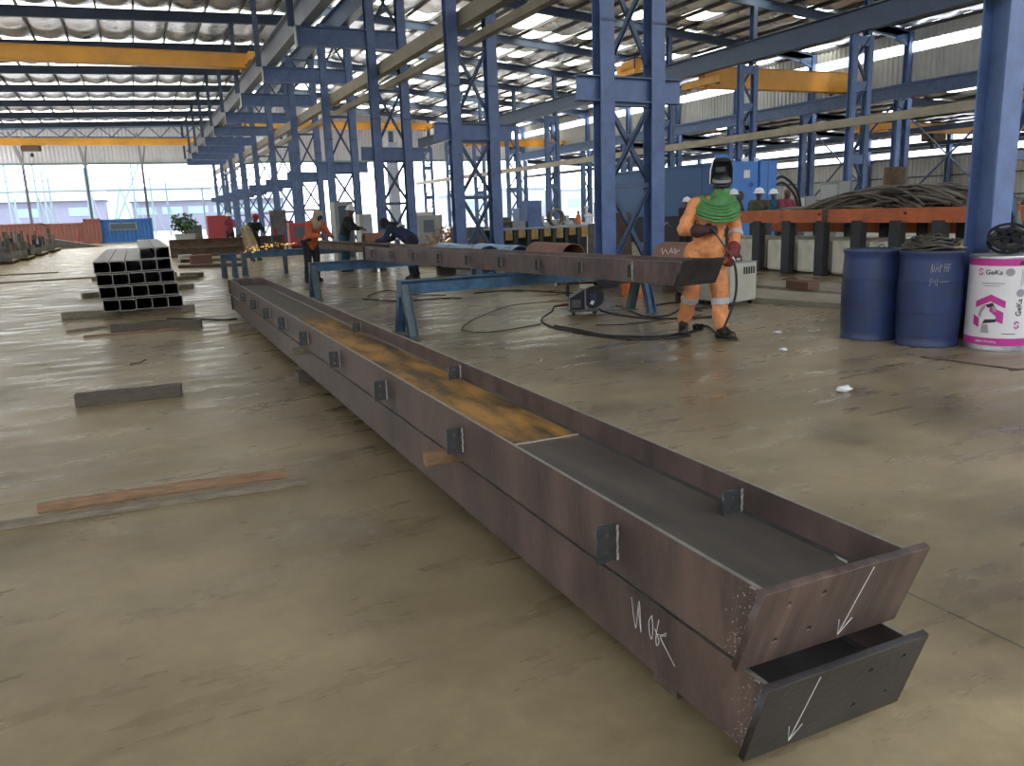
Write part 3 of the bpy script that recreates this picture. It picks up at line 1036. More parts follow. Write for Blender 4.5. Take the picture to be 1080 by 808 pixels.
# chalk scrawl  W OK  on the side of the lower beam
SCR = [[(666, 630), (669, 655), (671, 661), (674, 634), (676, 667), (673, 640)],
       [(688, 649), (684.5, 655), (685, 668), (687.5, 674), (688.5, 662), (687.5, 650)],
       [(695, 654), (692, 670), (692.5, 681), (695, 676), (690.5, 663)],
       [(693, 669), (698, 670), (702, 668), (701.5, 671), (696.5, 672), (703, 686), (711.5, 703)]]
for st in SCR:
    pts = [gx(x, y, 1.2405) - Vector((1.242, 1.25, 0)) for x, y in st]
    part('chalk_mark', MB().tube(spline(pts, 4), .001, 5), M['chalk'], lower, False)


# ------------------------------------------------------------------ timber and packers round the beams
def plank(label, p0, p1, w, h, mt, z=0.0, cat='timber', name='timber_plank', grp=None, bow=0.0, seed=1):
    "rough sawn length from p0 to p1 (floor points of its near edge)"
    p0, p1 = Vector((p0[0], p0[1], z)), Vector((p1[0], p1[1], z))
    d = p1 - p0
    L = d.length
    rz = math.atan2(d.y, d.x)
    rnd = random.Random(seed)
    N = 14
    vs, fs = [], []
    for i in range(N + 1):
        s = i / N
        x = L * s
        by = bow * math.sin(PI * s)
        jw = w * (1 + .05 * mnoise.noise((s * 5, seed, 0)))
        jh = h * (1 + .06 * mnoise.noise((s * 6, seed, 3)))
        e = .003
        vs += [(x, by + e, 0), (x, by + jw - e, 0), (x, by + jw, e), (x, by + jw, jh - e), (x, by + jw - e, jh), (x, by + e, jh), (x, by, jh - e), (x, by, e)]
    for i in range(N):
        for k in range(8):
            k2 = (k + 1) % 8
            fs.append((i * 8 + k, i * 8 + k2, (i + 1) * 8 + k2, (i + 1) * 8 + k))
    fs += [tuple(range(7, -1, -1)), tuple(range(N * 8, N * 8 + 8))]
    o = solo(name, MB().add(vs, fs), mt, label, cat, p0, grp, rz=rz if abs(rz) > 1e-6 else 1e-6)
    return o


plank('square brown timber baulk lying alone on the floor left of the beams', (-.615, 7.27), (.19, 7.18), .12, .10, M['timber'], seed=3)
plank('long grey timber batten on the floor at the left edge before a reddish one', gz(-40, 566), gz(325, 512), .07, .028, M['timber_grey'], seed=5)
plank('split reddish timber batten with a ragged tip behind a longer grey batten', gz(40, 542), gz(303, 504), .045, .045, M['timber_red'], seed=8, bow=.02)
plank('thick dark timber baulk on the floor just in front of the channel stack', gz(117, 352), gz(212.5, 346), .12, .115, M['timber'], seed=9)
plank('thin pale stick lying against the front of the dark baulk by the channel stack', gz(88, 356), gz(190, 347.5), .035, .025, M['timber_red'], seed=10)
plank('thin grey batten poking out left of the dark baulk by the channel stack', gz(71, 351), gz(118, 345), .05, .03, M['timber_grey'], seed=11)
plank('grey timber bearer under the front of the channel stack, sticking out left', gz(65, 337), gz(205, 328), .14, .10, M['timber_grey'], seed=12)
plank('second grey timber bearer under the channel stack, poking out left farther back', gz(88, 315), gz(205, 304), .14, .10, M['timber_grey'], seed=13)
plank('rear timber bearer under the channel stack, showing right of it', gz(120, 303), gz(210, 294), .16, .10, M['timber_grey'], seed=14)
# blocks carrying the lower beam
plank('grey timber block under the far part of the lower brown beam', (.98, 11.1), (1.75, 11.1), .2, .086, M['timber_grey'], seed=20, cat='timber block')
plank('dark timber block under the middle of the lower brown beam', (1.17, 7.2), (1.75, 7.2), .18, .086, M['timber'], seed=21, cat='timber block')
plank('dark timber block hidden under the near end of the lower brown beam', (1.3, 1.75), (1.7, 1.75), .12, .086, M['timber'], seed=22, cat='timber block')
s = gz(436, 487)
plank('short pale splinter of wood poking out beneath the lower brown beam', (s.x - .02, s.y - .03), (s.x + .16, s.y + .05), .02, .02, M['timber_grey'], seed=23, cat='timber')
# packers between the two beams
for (px, py), lab, mm, sd in (((462, 470), 'small red timber packer sticking out between the two beams, nearer one', 'timber_red', 24),
                              ((316, 361), 'small grey timber packer sticking out between the two beams, farther one', 'timber_grey', 25)):
    p = gx(px, py, 1.15)
    plank(lab, (1.085, p.y - .03), (1.66, p.y - .03), .06, .058, M[mm], z=.3125, seed=sd, cat='timber packer', name='timber_packer')
plank('timber packer between the two beams, just inside their near end plates', (1.3, 1.62), (1.62, 1.62), .06, .058, M['timber'], z=.3125, seed=26, cat='timber packer', name='timber_packer')


# ------------------------------------------------------------------ blue trestles
def trestle(label, x0, x1, y, h, spread=.27, mid=()):
    t = thing('steel_trestle', label, 'trestle', ((x0 + x1) / 2, y, 0), 'blue steel trestles')
    part('cross_beam', MB().prism(I_prof(.17, .13, .01, .014), (x0, y, h - .085), (x1, y, h - .085)), M['trestle'], t)
    for x, s in ((x0, 1), (x1, -1)):
        part('end_cap', MB().box(x - .008, x + .008, y - .085, y + .085, h - .2, h + .004), M['trestle2'], t)
        for q in (-1, 1):
            lg = part('leg', MB().prism(I_prof(.11, .09, .008, .01), (x + s * .06, y + q * spread, .012), (x + s * .06, y + q * .045, h - .05), (1, 0, 0)), M['trestle'] if q * s > 0 else M['trestle2'], t)
            part('foot_plate', MB().box(x + s * .06 - .07, x + s * .06 + .07, y + q * spread - .08, y + q * spread + .08, 0, .012), M['trestle2'], lg)
    for x in mid:
        part('leg', MB().prism(I_prof(.11, .09, .008, .01), (x, y, 0), (x, y, h - .17), (1, 0, 0)), M['trestle2'], t)
    return t


trestle('nearest blue steel trestle, its left legs standing beside the rusty beam', 2.80, 6.32, 9.34, .668)
trestle('second blue steel trestle from the photographer, under the long raised beam', 2.76, 6.05, 14.66, .655)
trestle('third blue steel trestle, beyond the second one and the far end of the brown beams', 2.44, 6.0, 22.2, .63, .2, (3.55,))
trestle('farthest blue trestle, a low short frame beside the third trestle\'s left legs', 1.9, 2.28, 21.95, .6, .2)

# raised beam on the trestles
p0 = Vector((4.70, 6.33, 0))
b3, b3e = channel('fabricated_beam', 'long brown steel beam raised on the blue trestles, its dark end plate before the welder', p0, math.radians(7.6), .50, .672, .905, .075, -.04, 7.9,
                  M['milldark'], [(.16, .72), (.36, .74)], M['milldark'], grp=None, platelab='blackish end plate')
Mw = Matrix.Translation(p0) @ Matrix.Rotation(math.radians(7.6), 4, 'Z')
Mi = Mw.inverted()
for yl in (.72, 1.56, 2.42, 3.28, 4.15, 5.0, 5.85, 6.7, 7.5):
    cleat(b3, 0, yl, .73, .85, .055)
for yl in (.7,):
    part('weld_seam', MB().tube([(-.004, yl + .004 * math.sin(i * 2), .69 + .2 * i / 8) for i in range(9)], .007, 6), M['weld'], b3, False)

# ------------------------------------------------------------------ stack of black channels
rows = [(-.60, .100, 14.10, 5), (-.635, .292, 14.3, 5), (-.66, .484, 14.45, 5), (-.685, .676, 14.7, 5), (.02, .868, 14.75, 2)]
RN = ['bottom row', 'second row up', 'third row up', 'fourth row up', 'topmost row']
CN = ['leftmost', 'second from left', 'middle', 'second from right', 'rightmost']
chan = {}
for r, (xa, z, y, n) in enumerate(rows):
    for c in range(n):
        L = 7.5
        x = xa + .236 * c
        rnd = random.Random(r * 10 + c)
        yy = y + rnd.uniform(-.06, .06)
        z2 = z + .0008 * c
        cn = CN[c] if n == 5 else ('left one', 'right one')[c]
        lab = f'black channel in the stack on the left, {RN[r]}, {cn}' + (' of five' if n == 5 else ' of the two')
        pf = C_prof(.225, .186, .011, .03)
        if c == n - 1:
            pf = C_prof(.225, .186, .011, .0925)
        t = MB().prism(pf, (x, yy, z2), (x, yy + L, z2))
        t.mi = [1 if len(f) > 4 else 0 for f in t.f]
        o = solo('steel_channel', t, [M['black_steel'], M['ground_lit_edge']], lab, 'steel channel', (x, yy, z2), 'black channels stacked on timber bearers')
# second bundle farther back
for r in range(2):
    for c in range(4):
        x, y, z = -.66 + .25 * c - .05 * r, 23.2 + .4 * r, .1 + .2 * r
        solo('steel_channel', MB().prism(C_prof(.24, .198, .006, .03), (x, y, z), (x, y + 7, z)), M['scrap'],
             f'dull grey channel in the bundle behind the black stack, {"lower" if r == 0 else "upper"} layer, {["first", "second", "third", "fourth"][c]} from the left', 'steel channel', (x, y, z), 'grey channels behind the black stack')
plank('timber bearer under the grey channel bundle behind the black stack', (-1.2, 24.0), (.9, 24.0), .15, .1, M['timber_grey'], seed=31)
plank('second timber bearer under the grey channel bundle behind the black stack', (-1.1, 28.2), (.9, 28.2), .15, .1, M['timber_grey'], seed=32)
# ------------------------------------------------------------------ people
FOLD = bpy.data.textures.new('cloth_folds', 'CLOUDS')
FOLD.noise_scale = .075
FOLD.noise_depth = 2


def blob(name, mb, mt, parent, voxel=.016, smooth=4, fold=0.0, label=None):
    "union of the closed pieces in mb as ONE smooth continuous surface (local coordinates)"
    me = mb.mesh(name, mt)
    o = bpy.data.objects.new(name, me)
    COL.objects.link(o)
    rm = o.modifiers.new('r', 'REMESH')
    rm.mode = 'VOXEL'
    rm.voxel_size = voxel
    sm = o.modifiers.new('s', 'SMOOTH')
    sm.factor = .5
    sm.iterations = smooth
    if fold:
        d = o.modifiers.new('d', 'DISPLACE')
        d.texture = FOLD
        d.strength = fold
        d.mid_level = .5
    dg = bpy.context.evaluated_depsgraph_get()
    m2 = bpy.data.meshes.new_from_object(o.evaluated_get(dg))
    bpy.data.objects.remove(o)
    m2.polygons.foreach_set('use_smooth', [True] * len(m2.polygons))
    m2.name = name
    c = bpy.data.objects.new(name, m2)
    COL.objects.link(c)
    c.parent = parent
    if label:
        c['label'] = label
    return c


def V3(*a):
    return Vector(a)


def hand(mb, wrist, d, up, side, k=1.0, curl=.9):
    "palm, four fingers and a thumb from the wrist along d; up = back of the hand; side=+1/-1 puts the thumb on that side"
    d = Vector(d).normalized()
    up = (Vector(up) - d * Vector(up).dot(d)).normalized()
    s = d.cross(up).normalized() * side
    w = Vector(wrist)
    for q in (-.028, -.01, .01, .028):
        mb.cap(w + s * q * k * .7, w + d * .085 * k + s * q * k, .016 * k, .014 * k, 10)
    for q, L in ((-.031, .062), (-.011, .078), (.011, .085), (.031, .074)):
        a = w + d * .088 * k + s * q * k
        b = a + (d * math.cos(curl * .5) - up * math.sin(curl * .5)) * L * .5 * k
        c = b + (d * math.cos(curl * 1.5) - up * math.sin(curl * 1.5)) * L * .32 * k
        e = c + (d * math.cos(curl * 2.3) - up * math.sin(curl * 2.3)) * L * .28 * k
        mb.cap(a, b, .0105 * k, .0098 * k, 8).cap(b, c, .0098 * k, .009 * k, 8).cap(c, e, .009 * k, .008 * k, 8)
    a = w + d * .025 * k + s * .034 * k
    b = a + (d * .6 + s * .7 - up * .25).normalized() * .042 * k
    c = b + (d * .9 + s * .1 - up * .5).normalized() * .034 * k
    mb.cap(a, b, .0135 * k, .0115 * k, 8).cap(b, c, .0115 * k, .0095 * k, 8)


def head_parts(mb, c, R, k=1.0):
    "skull, jaw, nose, ears, brow in a frame R (face towards local -y)"
    c = Vector(c)
    P = lambda x, y, z: c + R @ Vector((x * k, y * k, z * k))
    mb.ell(P(0, .012, .03), (.076 * k, .094 * k, .092 * k), 18, 12, R)
    mb.ell(P(0, -.02, -.05), (.056 * k, .068 * k, .066 * k), 16, 10, R)
    mb.cap(P(0, -.088, .012), P(0, -.108, -.022), .010 * k, .014 * k, 8)
    mb.cap(P(-.03, -.078, .035), P(.03, -.078, .035), .012 * k, .012 * k, 8)
    mb.cap(P(-.022, -.084, -.058), P(.022, -.084, -.058), .009 * k, .009 * k, 8)
    for s in (-1, 1):
        mb.ell(P(s * .078, .012, .0), (.012 * k, .022 * k, .033 * k), 10, 8, R)
        mb.ell(P(s * .045, -.06, -.012), (.024 * k, .026 * k, .024 * k), 10, 8, R)


def boot(name, heel, toe, mt, parent, k=1.0):
    heel, toe = Vector(heel), Vector(toe)
    d = (toe - heel)
    L = d.length
    d.normalize()
    s = Vector((-d.y, d.x, 0))
    mb = MB()
    for q in (-.022, .022):
        mb.cap(heel + s * q + V3(0, 0, .03), heel + d * L * .85 + s * q * 1.3 + V3(0, 0, .033), .036 * k, .034 * k, 10)
    mb.ell(heel + d * L * .85 + V3(0, 0, .045), (.052 * k, .052 * k, .045 * k), 14, 9)
    mb.cap(heel + d * .03 + V3(0, 0, .05), heel + d * .05 + V3(0, 0, .17), .056 * k, .058 * k, 14)
    mb.cap(heel + d * .05 + V3(0, 0, .1), heel + d * L * .7 + V3(0, 0, .055), .05 * k, .042 * k, 12)
    n = len(mb.v)
    mb.v = [Vector((v.x, v.y, max(v.z, heel.z + .001))) for v in mb.v]
    b = blob(name, mb, mt, parent, .010, 2)
    sole = MB()
    pts = []
    for i in range(20):
        a = 2 * PI * i / 20
        along = (L * .5 + .01) + (L * .5 + .055) * math.cos(a)
        wid = (.044 + .010 * math.cos(a)) * math.sin(a) * k
        pts.append(heel + d * (along - .01) + s * wid)
    vs = [p + V3(0, 0, .0) for p in pts] + [p + V3(0, 0, .022) for p in pts]
    nn = 20
    sole.add(vs, [tuple(range(nn - 1, -1, -1)), tuple(range(nn, 2 * nn))] + [(i, (i + 1) % nn, nn + (i + 1) % nn, nn + i) for i in range(nn)])
    part('sole', sole, M['rubber'], b, False)
    return b


def hardhat(parent, c, R, mt, k=1.0, name='hard_hat'):
    mb = MB()
    pr = [(.155, -.004), (.128, .006), (.118, .02), (.114, .055), (.098, .092), (.062, .118), (0, .128)]
    mb.lathe([(a * k, b * k) for a, b in pr] + [], 24, c, R)
    for v in mb.v:
        pass
    mb.lathe([(0, .018 * k), (.116 * k, .018 * k), (.152 * k, -.008 * k), (.155 * k, -.004 * k)], 24, c, R)
    h = part(name, mb, mt, parent, False, smooth=50)
    rb = MB().tube([Vector(c) + R @ Vector((0, .10 * math.cos(a) * k, (.02 + .115 * math.sin(a)) * k)) for a in [PI * i / 10 for i in range(11)]], .010 * k, 8)
    part('hat_ridge', rb, mt, h, False, smooth=50)
    return h


# ---- the welder (local frame: x to the photo's right, y away from the camera, z up)
g = gz(741, 355)
W = thing('person', 'welder in orange coverall, green neck cloth and raised black mask, standing at the raised beam', 'person',
          (g.x, g.y, 0), None, math.radians(-24.45))
hipL, hipR = V3(-.085, .04, .93), V3(.12, -.02, .93)
knL, knR = V3(-.125, .0, .51), V3(.155, -.11, .50)
anL, anR = V3(-.165, .20, .13), V3(.165, -.13, .12)
shL, shR = V3(-.105, .0, 1.445), V3(.275, .0, 1.43)
elL, elR = V3(-.235, -.06, 1.185), V3(.335, -.03, 1.13)
wrL, wrR = V3(-.075, -.215, 1.165), V3(.275, -.17, .935)
neck, head = V3(.12, -.01, 1.50), V3(.165, -.045, 1.615)
HR = Euler((math.radians(10), 0, math.radians(-6))).to_matrix()
mb = MB()
head_parts(mb, head, HR)
mb.cap(V3(.10, 0, 1.43), head + V3(0, .02, -.03), .062, .056)
mb.ell((.09, .005, 1.33), (.165, .105, .17)).ell((.05, .01, 1.12), (.145, .10, .17)).ell((.02, .02, .96), (.155, .11, .12))
for a, b, c, d in ((hipL, knL, .085, .06), (knL, anL, .058, .042), (hipR, knR, .085, .06), (knR, anR, .058, .042), (shL + V3(.01, 0, -.03), elL, .045, .038), (elL, wrL, .038, .03),
                   (shR + V3(-.01, 0, -.03), elR, .045, .038), (elR, wrR, .038, .03), (V3(.08, 0, 1.42), shL + V3(.01, 0, -.03), .05, .045), (V3(.1, 0, 1.42), shR + V3(-.01, 0, -.03), .05, .045)):
    mb.cap(a, b, c, d)
for a, t in ((anL, V3(-.19, .06, .06)), (anR, V3(.255, -.29, .05))):
    mb.cap(a, V3(a.x, a.y, .06), .04, .038).cap(V3(a.x, a.y, .05), t, .036, .03)
hand(mb, wrL, V3(.9, -.12, .05), V3(0, -.8, .5), -1, .95, .8)
hand(mb, wrR, V3(-.25, -.45, -.75), V3(.6, -.7, .2), 1, .95, .8)
blob('body', mb, M['skin'], W, .012, 3)
mb = MB()
mb.ell((.085, .005, 1.33), (.195, .135, .19)).cap((.085, .01, 1.28), (.035, .02, 1.0), .158, .162).ell((.02, .02, .96), (.178, .14, .13))
mb.cap(V3(.08, 0, 1.44), shL + V3(0, 0, -.015), .09, .08).cap(V3(.1, 0, 1.44), shR + V3(0, 0, -.015), .09, .08)
mb.cap(shL + V3(0, 0, -.02), elL, .076, .070).cap(elL, wrL + V3(-.03, .01, 0), .074, .054)
mb.cap(shR, elR, .078, .068).cap(elR, wrR + V3(.01, .02, .03), .070, .054)
mb.cap(hipL, knL, .118, .09).cap(knL, anL + V3(0, 0, .03), .09, .078).cap(hipR, knR, .118, .092).cap(knR, anR + V3(0, 0, .03), .092, .08)
cv = blob('coverall', mb, M['cover'], W, .012, 2, .034)


def band(par, a, b, t, r, w, mt=None):
    a, b = Vector(a), Vector(b)
    d = (b - a).normalized()
    c = a + (b - a) * t
    Mq = d.to_track_quat('Z', 'Y').to_matrix()
    part('reflective_band', MB().lathe([(r - .012, -w / 2), (r, -w / 2), (r, w / 2), (r - .012, w / 2)], 26, c, Mq), mt or M['reflect'], par, False, smooth=40)


band(cv, knL, anL + V3(0, 0, .03), .22, .099, .065)
band(cv, knR, anR + V3(0, 0, .03), .27, .099, .065)
band(cv, elR, wrR, .12, .079, .05)
# collar flap and pocket seams
part('front_placket', MB().tube([(.075, -.142, 1.36), (.06, -.135, 1.2), (.04, -.145, 1.0)], .012, 8), M['cover'], cv, False, smooth=60)
for x in (-.015, .16):
    part('chest_pocket', MB().obox((x, -.118, 1.27), (.11, .03, .12), Euler((-.12, 0, .0)).to_matrix()), M['cover'], cv, False, bevel=.008)
mb = MB()
hand(mb, wrL, V3(.9, -.12, .05), V3(0, -.8, .5), -1, 1.22, .8)
mb.cap(wrL + V3(-.045, .012, 0), wrL + V3(.03, -.01, 0), .078, .052)
blob('glove', mb, M['glove'], W, .0065, 2, 0, 'dark brown welding glove')
mb = MB()
hand(mb, wrR, V3(-.25, -.45, -.75), V3(.6, -.7, .2), 1, 1.22, .8)
mb.cap(wrR + V3(.005, .02, .035), wrR + V3(-.0, -.02, -.03), .076, .052)
blob('glove', mb, M['glove_red'], W, .0065, 2, 0, 'red welding glove')
boot('boot', V3(-.165, .22, 0), V3(-.205, .05, 0), M['boot'], W)
boot('boot', V3(.155, -.11, 0), V3(.265, -.27, 0), M['boot'], W)
# green cloth: wrap over nose and mouth, rolls round the neck, bib over the chest
mb = MB()
mb.ell(head + HR @ V3(0, -.015, -.06), (.088, .108, .075), M=HR)
mb.cap(head + V3(-.01, -.02, -.10), V3(.13, -.02, 1.43), .09, .13)
for rr, zz, tt, yy in ((.135, 1.475, .052, -.02), (.165, 1.43, .05, -.03), (.185, 1.385, .045, -.045)):
    ring = [V3(.125 + rr * math.cos(a) * 1.1, yy + rr * math.sin(a) * .82, zz - .05 * max(0, -math.sin(a)) + .012 * math.sin(3 * a)) for a in [2 * PI * i / 20 for i in range(20)]]
    for a, b in zip(ring, ring[1:] + ring[:1]):
        mb.cap(a, b, tt, tt, 10)
mb.cap(V3(.02, -.13, 1.36), V3(.12, -.165, 1.30), .05, .055).cap(V3(.12, -.165, 1.30), V3(.23, -.12, 1.35), .055, .05)
scf = blob('neck_cloth', mb, M['scarf'], W, .012, 2, .035, 'green cotton cloth wrapped over the face and shoulders')
for i in range(6):
    rr, z0 = .15 + .012 * i, 1.50 - .033 * i
    pts = [V3(.125 + rr * 1.22 * math.cos(a), -.03 + (rr + .03) * math.sin(a) * 1.0, z0 - .085 * max(0, -math.sin(a)) ** 1.5) for a in [PI * 1.06 + PI * .88 * j / 14 for j in range(15)]]
    part('cloth_fold', MB().tube(pts, [.004 + .012 * math.sin(PI * j / 14) for j in range(15)], 8), M['scarf'], scf, False, smooth=60)
# goggles strip over the eyes
part('goggles', MB().tube([head + HR @ V3(.086 * math.sin(a), -.002 - .108 * math.cos(a), .018) for a in [-1.3 + 2.6 * i / 14 for i in range(15)]], .02, 10), M['black_plastic'], W, False, smooth=60)
# welding mask pushed up over the forehead: headband and deep curved shield with a window
hb = head + HR @ V3(0, 0, .06)
mask = part('welding_mask', MB().lathe([(.094, -.012), (.104, -.012), (.104, .018), (.094, .018)], 30, hb, HR @ Matrix.Diagonal((.92, 1.12, 1.0)).to_3x3()), M['grey_cab'], W, False, smooth=40)
SR = HR @ Euler((math.radians(-62), 0, 0)).to_matrix()
sc_ = head + HR @ V3(.0, -.015, .145)
vs, fs = [], []
NA, NB = 16, 8
for lay, th in ((0, 0.0), (1, .006)):
    for j in range(NB + 1):
        for i in range(NA + 1):
            a = -1.45 + 2.9 * i / NA
            s = j / NB
            taper = 1 - .22 * max(0, s - .6) / .4
            rx, ry = (.118 - th) * taper, (.10 - th) * taper
            edge = (1 - abs(i - NA / 2) / (NA / 2)) ** .35
            vs.append(Vector((rx * math.sin(a), .02 + ry * math.cos(a), -.075 + .24 * s + 0.0 * edge)))
n1 = (NA + 1) * (NB + 1)
for j in range(NB):
    for i in range(NA):
        p = j * (NA + 1) + i
        fs.append((p, p + 1, p + NA + 2, p + NA + 1))
        q = p + n1
        fs.append((q + NA + 1, q + NA + 2, q + 1, q))
for i in range(NA):
    fs.append((i, n1 + i, n1 + i + 1, i + 1))
    p = NB * (NA + 1) + i
    fs.append((p, p + 1, n1 + p + 1, n1 + p))
for j in range(NB):
    p = j * (NA + 1)
    fs.append((p, p + NA + 1, n1 + p + NA + 1, n1 + p))
    p += NA
    fs.append((p, n1 + p, n1 + p + NA + 1, p + NA + 1))
shield = MB().add([head + HR @ (Vector((0, .0, .10)) + v) for v in vs], fs)
# domed closure of the raised shield
shield.ell(head + HR @ V3(0, .045, .262), (.094, .078, .03), 20, 8, HR)
part('mask_shell', shield, M['black_plastic'], mask, False, smooth=50)
part('mask_window', MB().obox(head + HR @ V3(-.005, .088, .165), (.10, .012, .05), HR), M['glassdark'], mask, False, bevel=.004)
part('mask_frame', MB().obox(head + HR @ V3(-.005, .095, .165), (.13, .012, .075), HR), M['black_steel'], mask, False, bevel=.004)
rim = [head + HR @ (Vector((0, 0, .10)) + Vector((-.117 * math.sin(1.45) * (1 - .22 * max(0, s - .6) / .4), .02 + .10 * math.cos(1.45), -.075 + .24 * s))) for s in [i / 8 for i in range(9)]]
part('mask_rim', MB().tube(rim, .007, 8), M['helmet'], mask, False, smooth=60)

part('skull_cap', MB().ell(head + HR @ V3(0, .012, .055), (.088, .106, .092), 20, 12, HR), M['black_plastic'], mask, False, smooth=60)
# ---- the torch he holds and its cable down to the floor
Wm = Matrix.Translation((g.x, g.y, 0)) @ Matrix.Rotation(math.radians(-24.45), 4, 'Z')


def wl(p):
    return Wm @ Vector(p)


tip = wl((.245, -.31, .80))
t = thing('welding_torch', 'thin welding torch held across the chest in the gloves of the person in orange', 'welding torch', tuple(wl((.02, -.28, 1.16))))
part('handle', MB().tube([wl((.0, -.285, 1.19)), wl((.05, -.285, 1.135))], .016, 10), M['black_plastic'], t, smooth=60)
part('neck', MB().tube([wl((.05, -.285, 1.135)), wl((.12, -.29, 1.03)), wl((.19, -.295, .93)), wl((.235, -.29, .88))], .009, 8), M['rust'], t, smooth=60)
part('nozzle', MB().tube([wl((.235, -.29, .88)), wl((.25, -.31, .84))], [.012, .008], 8), M['metal'], t, smooth=60)
fl = [gz(745, 345), gz(733, 350), gz(715, 353.5), gz(690, 356), gz(640, 355), gz(610, 349), gz(585, 344.5)]
fl = [Vector((q.x, q.y, .014)) for q in fl]
cab = [wl((.235, -.30, .86)), wl((.26, -.34, .72)), wl((.255, -.36, .5)), wl((.19, -.37, .28)), wl((.09, -.36, .09))] + fl
solo('torch_cable', MB().tube(spline(cab, 8), .013, 8), M['rubber'], 'black torch cable hanging from the welder\'s glove and running back along the floor', 'cable', (g.x, g.y, 0), smooth=60)


# ---- smaller figures
def figure(label, x, y, rz, top, legs, hat=None, lean=0.0, arms='down', squat=0.0, scale=1.0, hood=None, band_col=None, apron=None, voxel=.024):
    "standing or stooping worker facing local -y"
    t = thing('person', label, 'person', (x, y, 0), 'workers around the hall', rz)
    s = scale
    hz = (.93 - squat) * s
    hip = V3(0, 0, hz)
    ax = Matrix.Rotation(lean, 3, 'X')
    up = lambda px, py, pz: hip + ax @ Vector((px * s, py * s, pz * s))
    sh = [up(-.19, 0, .50), up(.19, 0, .50)]
    nk, hd = up(0, -.005, .57), up(0, -.03, .70)
    hr = Matrix.Rotation(lean * .75, 3, 'X')
    if arms == 'down':
        el = [up(-.25, .0, .23), up(.25, .0, .23)]
        wr = [up(-.24, -.08, .0), up(.24, -.08, .0)]
    else:
        el = [sh[0] + V3(-.06, -.12, -.24) * s, sh[1] + V3(.06, -.12, -.24) * s]
        wr = [el[0] + V3(.10, -.22, -.03) * s, el[1] + V3(-.10, -.22, -.03) * s]
    kn = [V3(-.12 * s, -.30 * squat - .02, (.50 - squat * .25) * s), V3(.12 * s, -.30 * squat - .02, (.50 - squat * .25) * s)]
    an = [V3(-.13 * s, .02, .10 * s), V3(.13 * s, .02, .10 * s)]
    hp = [hip + V3(-.10 * s, 0, 0), hip + V3(.10 * s, 0, 0)]
    b = MB()
    head_parts(b, hd, hr, s)
    b.cap(up(0, 0, .5), hd, .06 * s, .055 * s)
    b.ell(up(0, 0, .34), (.16 * s, .11 * s, .2 * s), M=ax).ell(up(0, 0, .1), (.15 * s, .11 * s, .18 * s), M=ax)
    for i in (0, 1):
        b.cap(hp[i], kn[i], .085 * s, .06 * s).cap(kn[i], an[i], .058 * s, .042 * s).cap(an[i], an[i] + V3(0, -.1 * s, -.05 * s), .04 * s, .03 * s)
        b.cap(up(0, 0, .5), sh[i], .06 * s, .055 * s).cap(sh[i], el[i], .052 * s, .043 * s).cap(el[i], wr[i], .043 * s, .032 * s)
        hand(b, wr[i], (wr[i] - el[i]), V3(0, -.5, .8), 1 if i == 0 else -1, s, .6)
    blob('body', b, M['skin'], t, .016, 3)
    c = MB()
    c.cap(hip + V3(0, 0, -.02), up(0, .0, .22), .155 * s, .15 * s)
    c.ell(up(0, .005, .33), (.20 * s, .14 * s, .215 * s), M=ax).ell(up(0, .005, .08), (.185 * s, .14 * s, .17 * s), M=ax)
    for i in (0, 1):
        c.cap(up(0, 0, .5), sh[i], .078 * s, .074 * s).cap(sh[i], el[i], .076 * s, .064 * s).cap(el[i], wr[i], .064 * s, .05 * s)
    blob('jacket', c, top, t, voxel, 3, .02)
    if legs:
        c = MB()
        c.ell(hip, (.18 * s, .14 * s, .12 * s))
        for i in (0, 1):
            c.cap(hp[i], kn[i], .108 * s, .085 * s).cap(kn[i], an[i], .085 * s, .07 * s)
        blob('trousers', c, legs, t, voxel, 3, .02)
        for i in (0, 1):
            boot('boot', V3(an[i].x, an[i].y + .03, 0), V3(an[i].x, an[i].y - .16, 0), M['boot'], t, s)
    if hat is not None:
        hardhat(t, hd + hr @ V3(0, 0, .055 * s), hr, hat, s)
    if hood is not None:
        c = MB().ell(hd + hr @ V3(0, .02, .03), (.105 * s, .115 * s, .125 * s), M=hr).cap(hd + hr @ V3(0, .03, -.06), up(0, .01, .5), .1 * s, .15 * s)
        blob('hood', c, hood, t, .018, 2, .015)
        c = MB().ell(hd + hr @ V3(0, -.085, .01), (.07 * s, .04 * s, .05 * s), M=hr)
        part('face_mask', c, M['black_plastic'], t, False, smooth=60)
    if band_col is not None:
        c = [up(-.2 + .4 * i / 8, .165 - .03 * abs(i - 4) / 4, .36) for i in range(9)]
        part('reflective_band', MB().tube(c, .028 * s, 8), band_col, t, False, smooth=60)
    return t


# workers beyond the trestles
q = gz(330, 291)
k = 18.6 / q.y
figure('person in a red-orange coverall and beige hood, bending to grind on the second trestle row', q.x * k, 18.6, math.radians(25), M['cover_red'], M['blackcloth'],
       lean=math.radians(30), arms='front', squat=.06, hood=M['beigecloth'])
q = gz(366, 291)
figure('person in black clothes and a white hard hat standing behind the trestles', q.x * 21.3 / q.y, 21.3, math.radians(60), M['blackcloth'], M['teal'], hat=M['helmet'], lean=math.radians(16), arms='front', scale=.97)
q = gz(421, 301)
figure('person in a navy jacket with a pale stripe, bent low over the raised beam', q.x * 17.3 / q.y + .36, 17.3, math.radians(-128), M['navy'], M['blackcloth'], lean=math.radians(58), arms='front', squat=.05,
       band_col=M['reflect'], hood=M['blackcloth'])
q = gz(270, 275)
figure('person in dark clothes and red hard hat, low behind a beige cloth, far off', q.x * 30 / q.y, 30, math.radians(20), M['blackcloth'], M['blackcloth'], hat=M['red_cap'], lean=math.radians(20), arms='front', squat=.12)
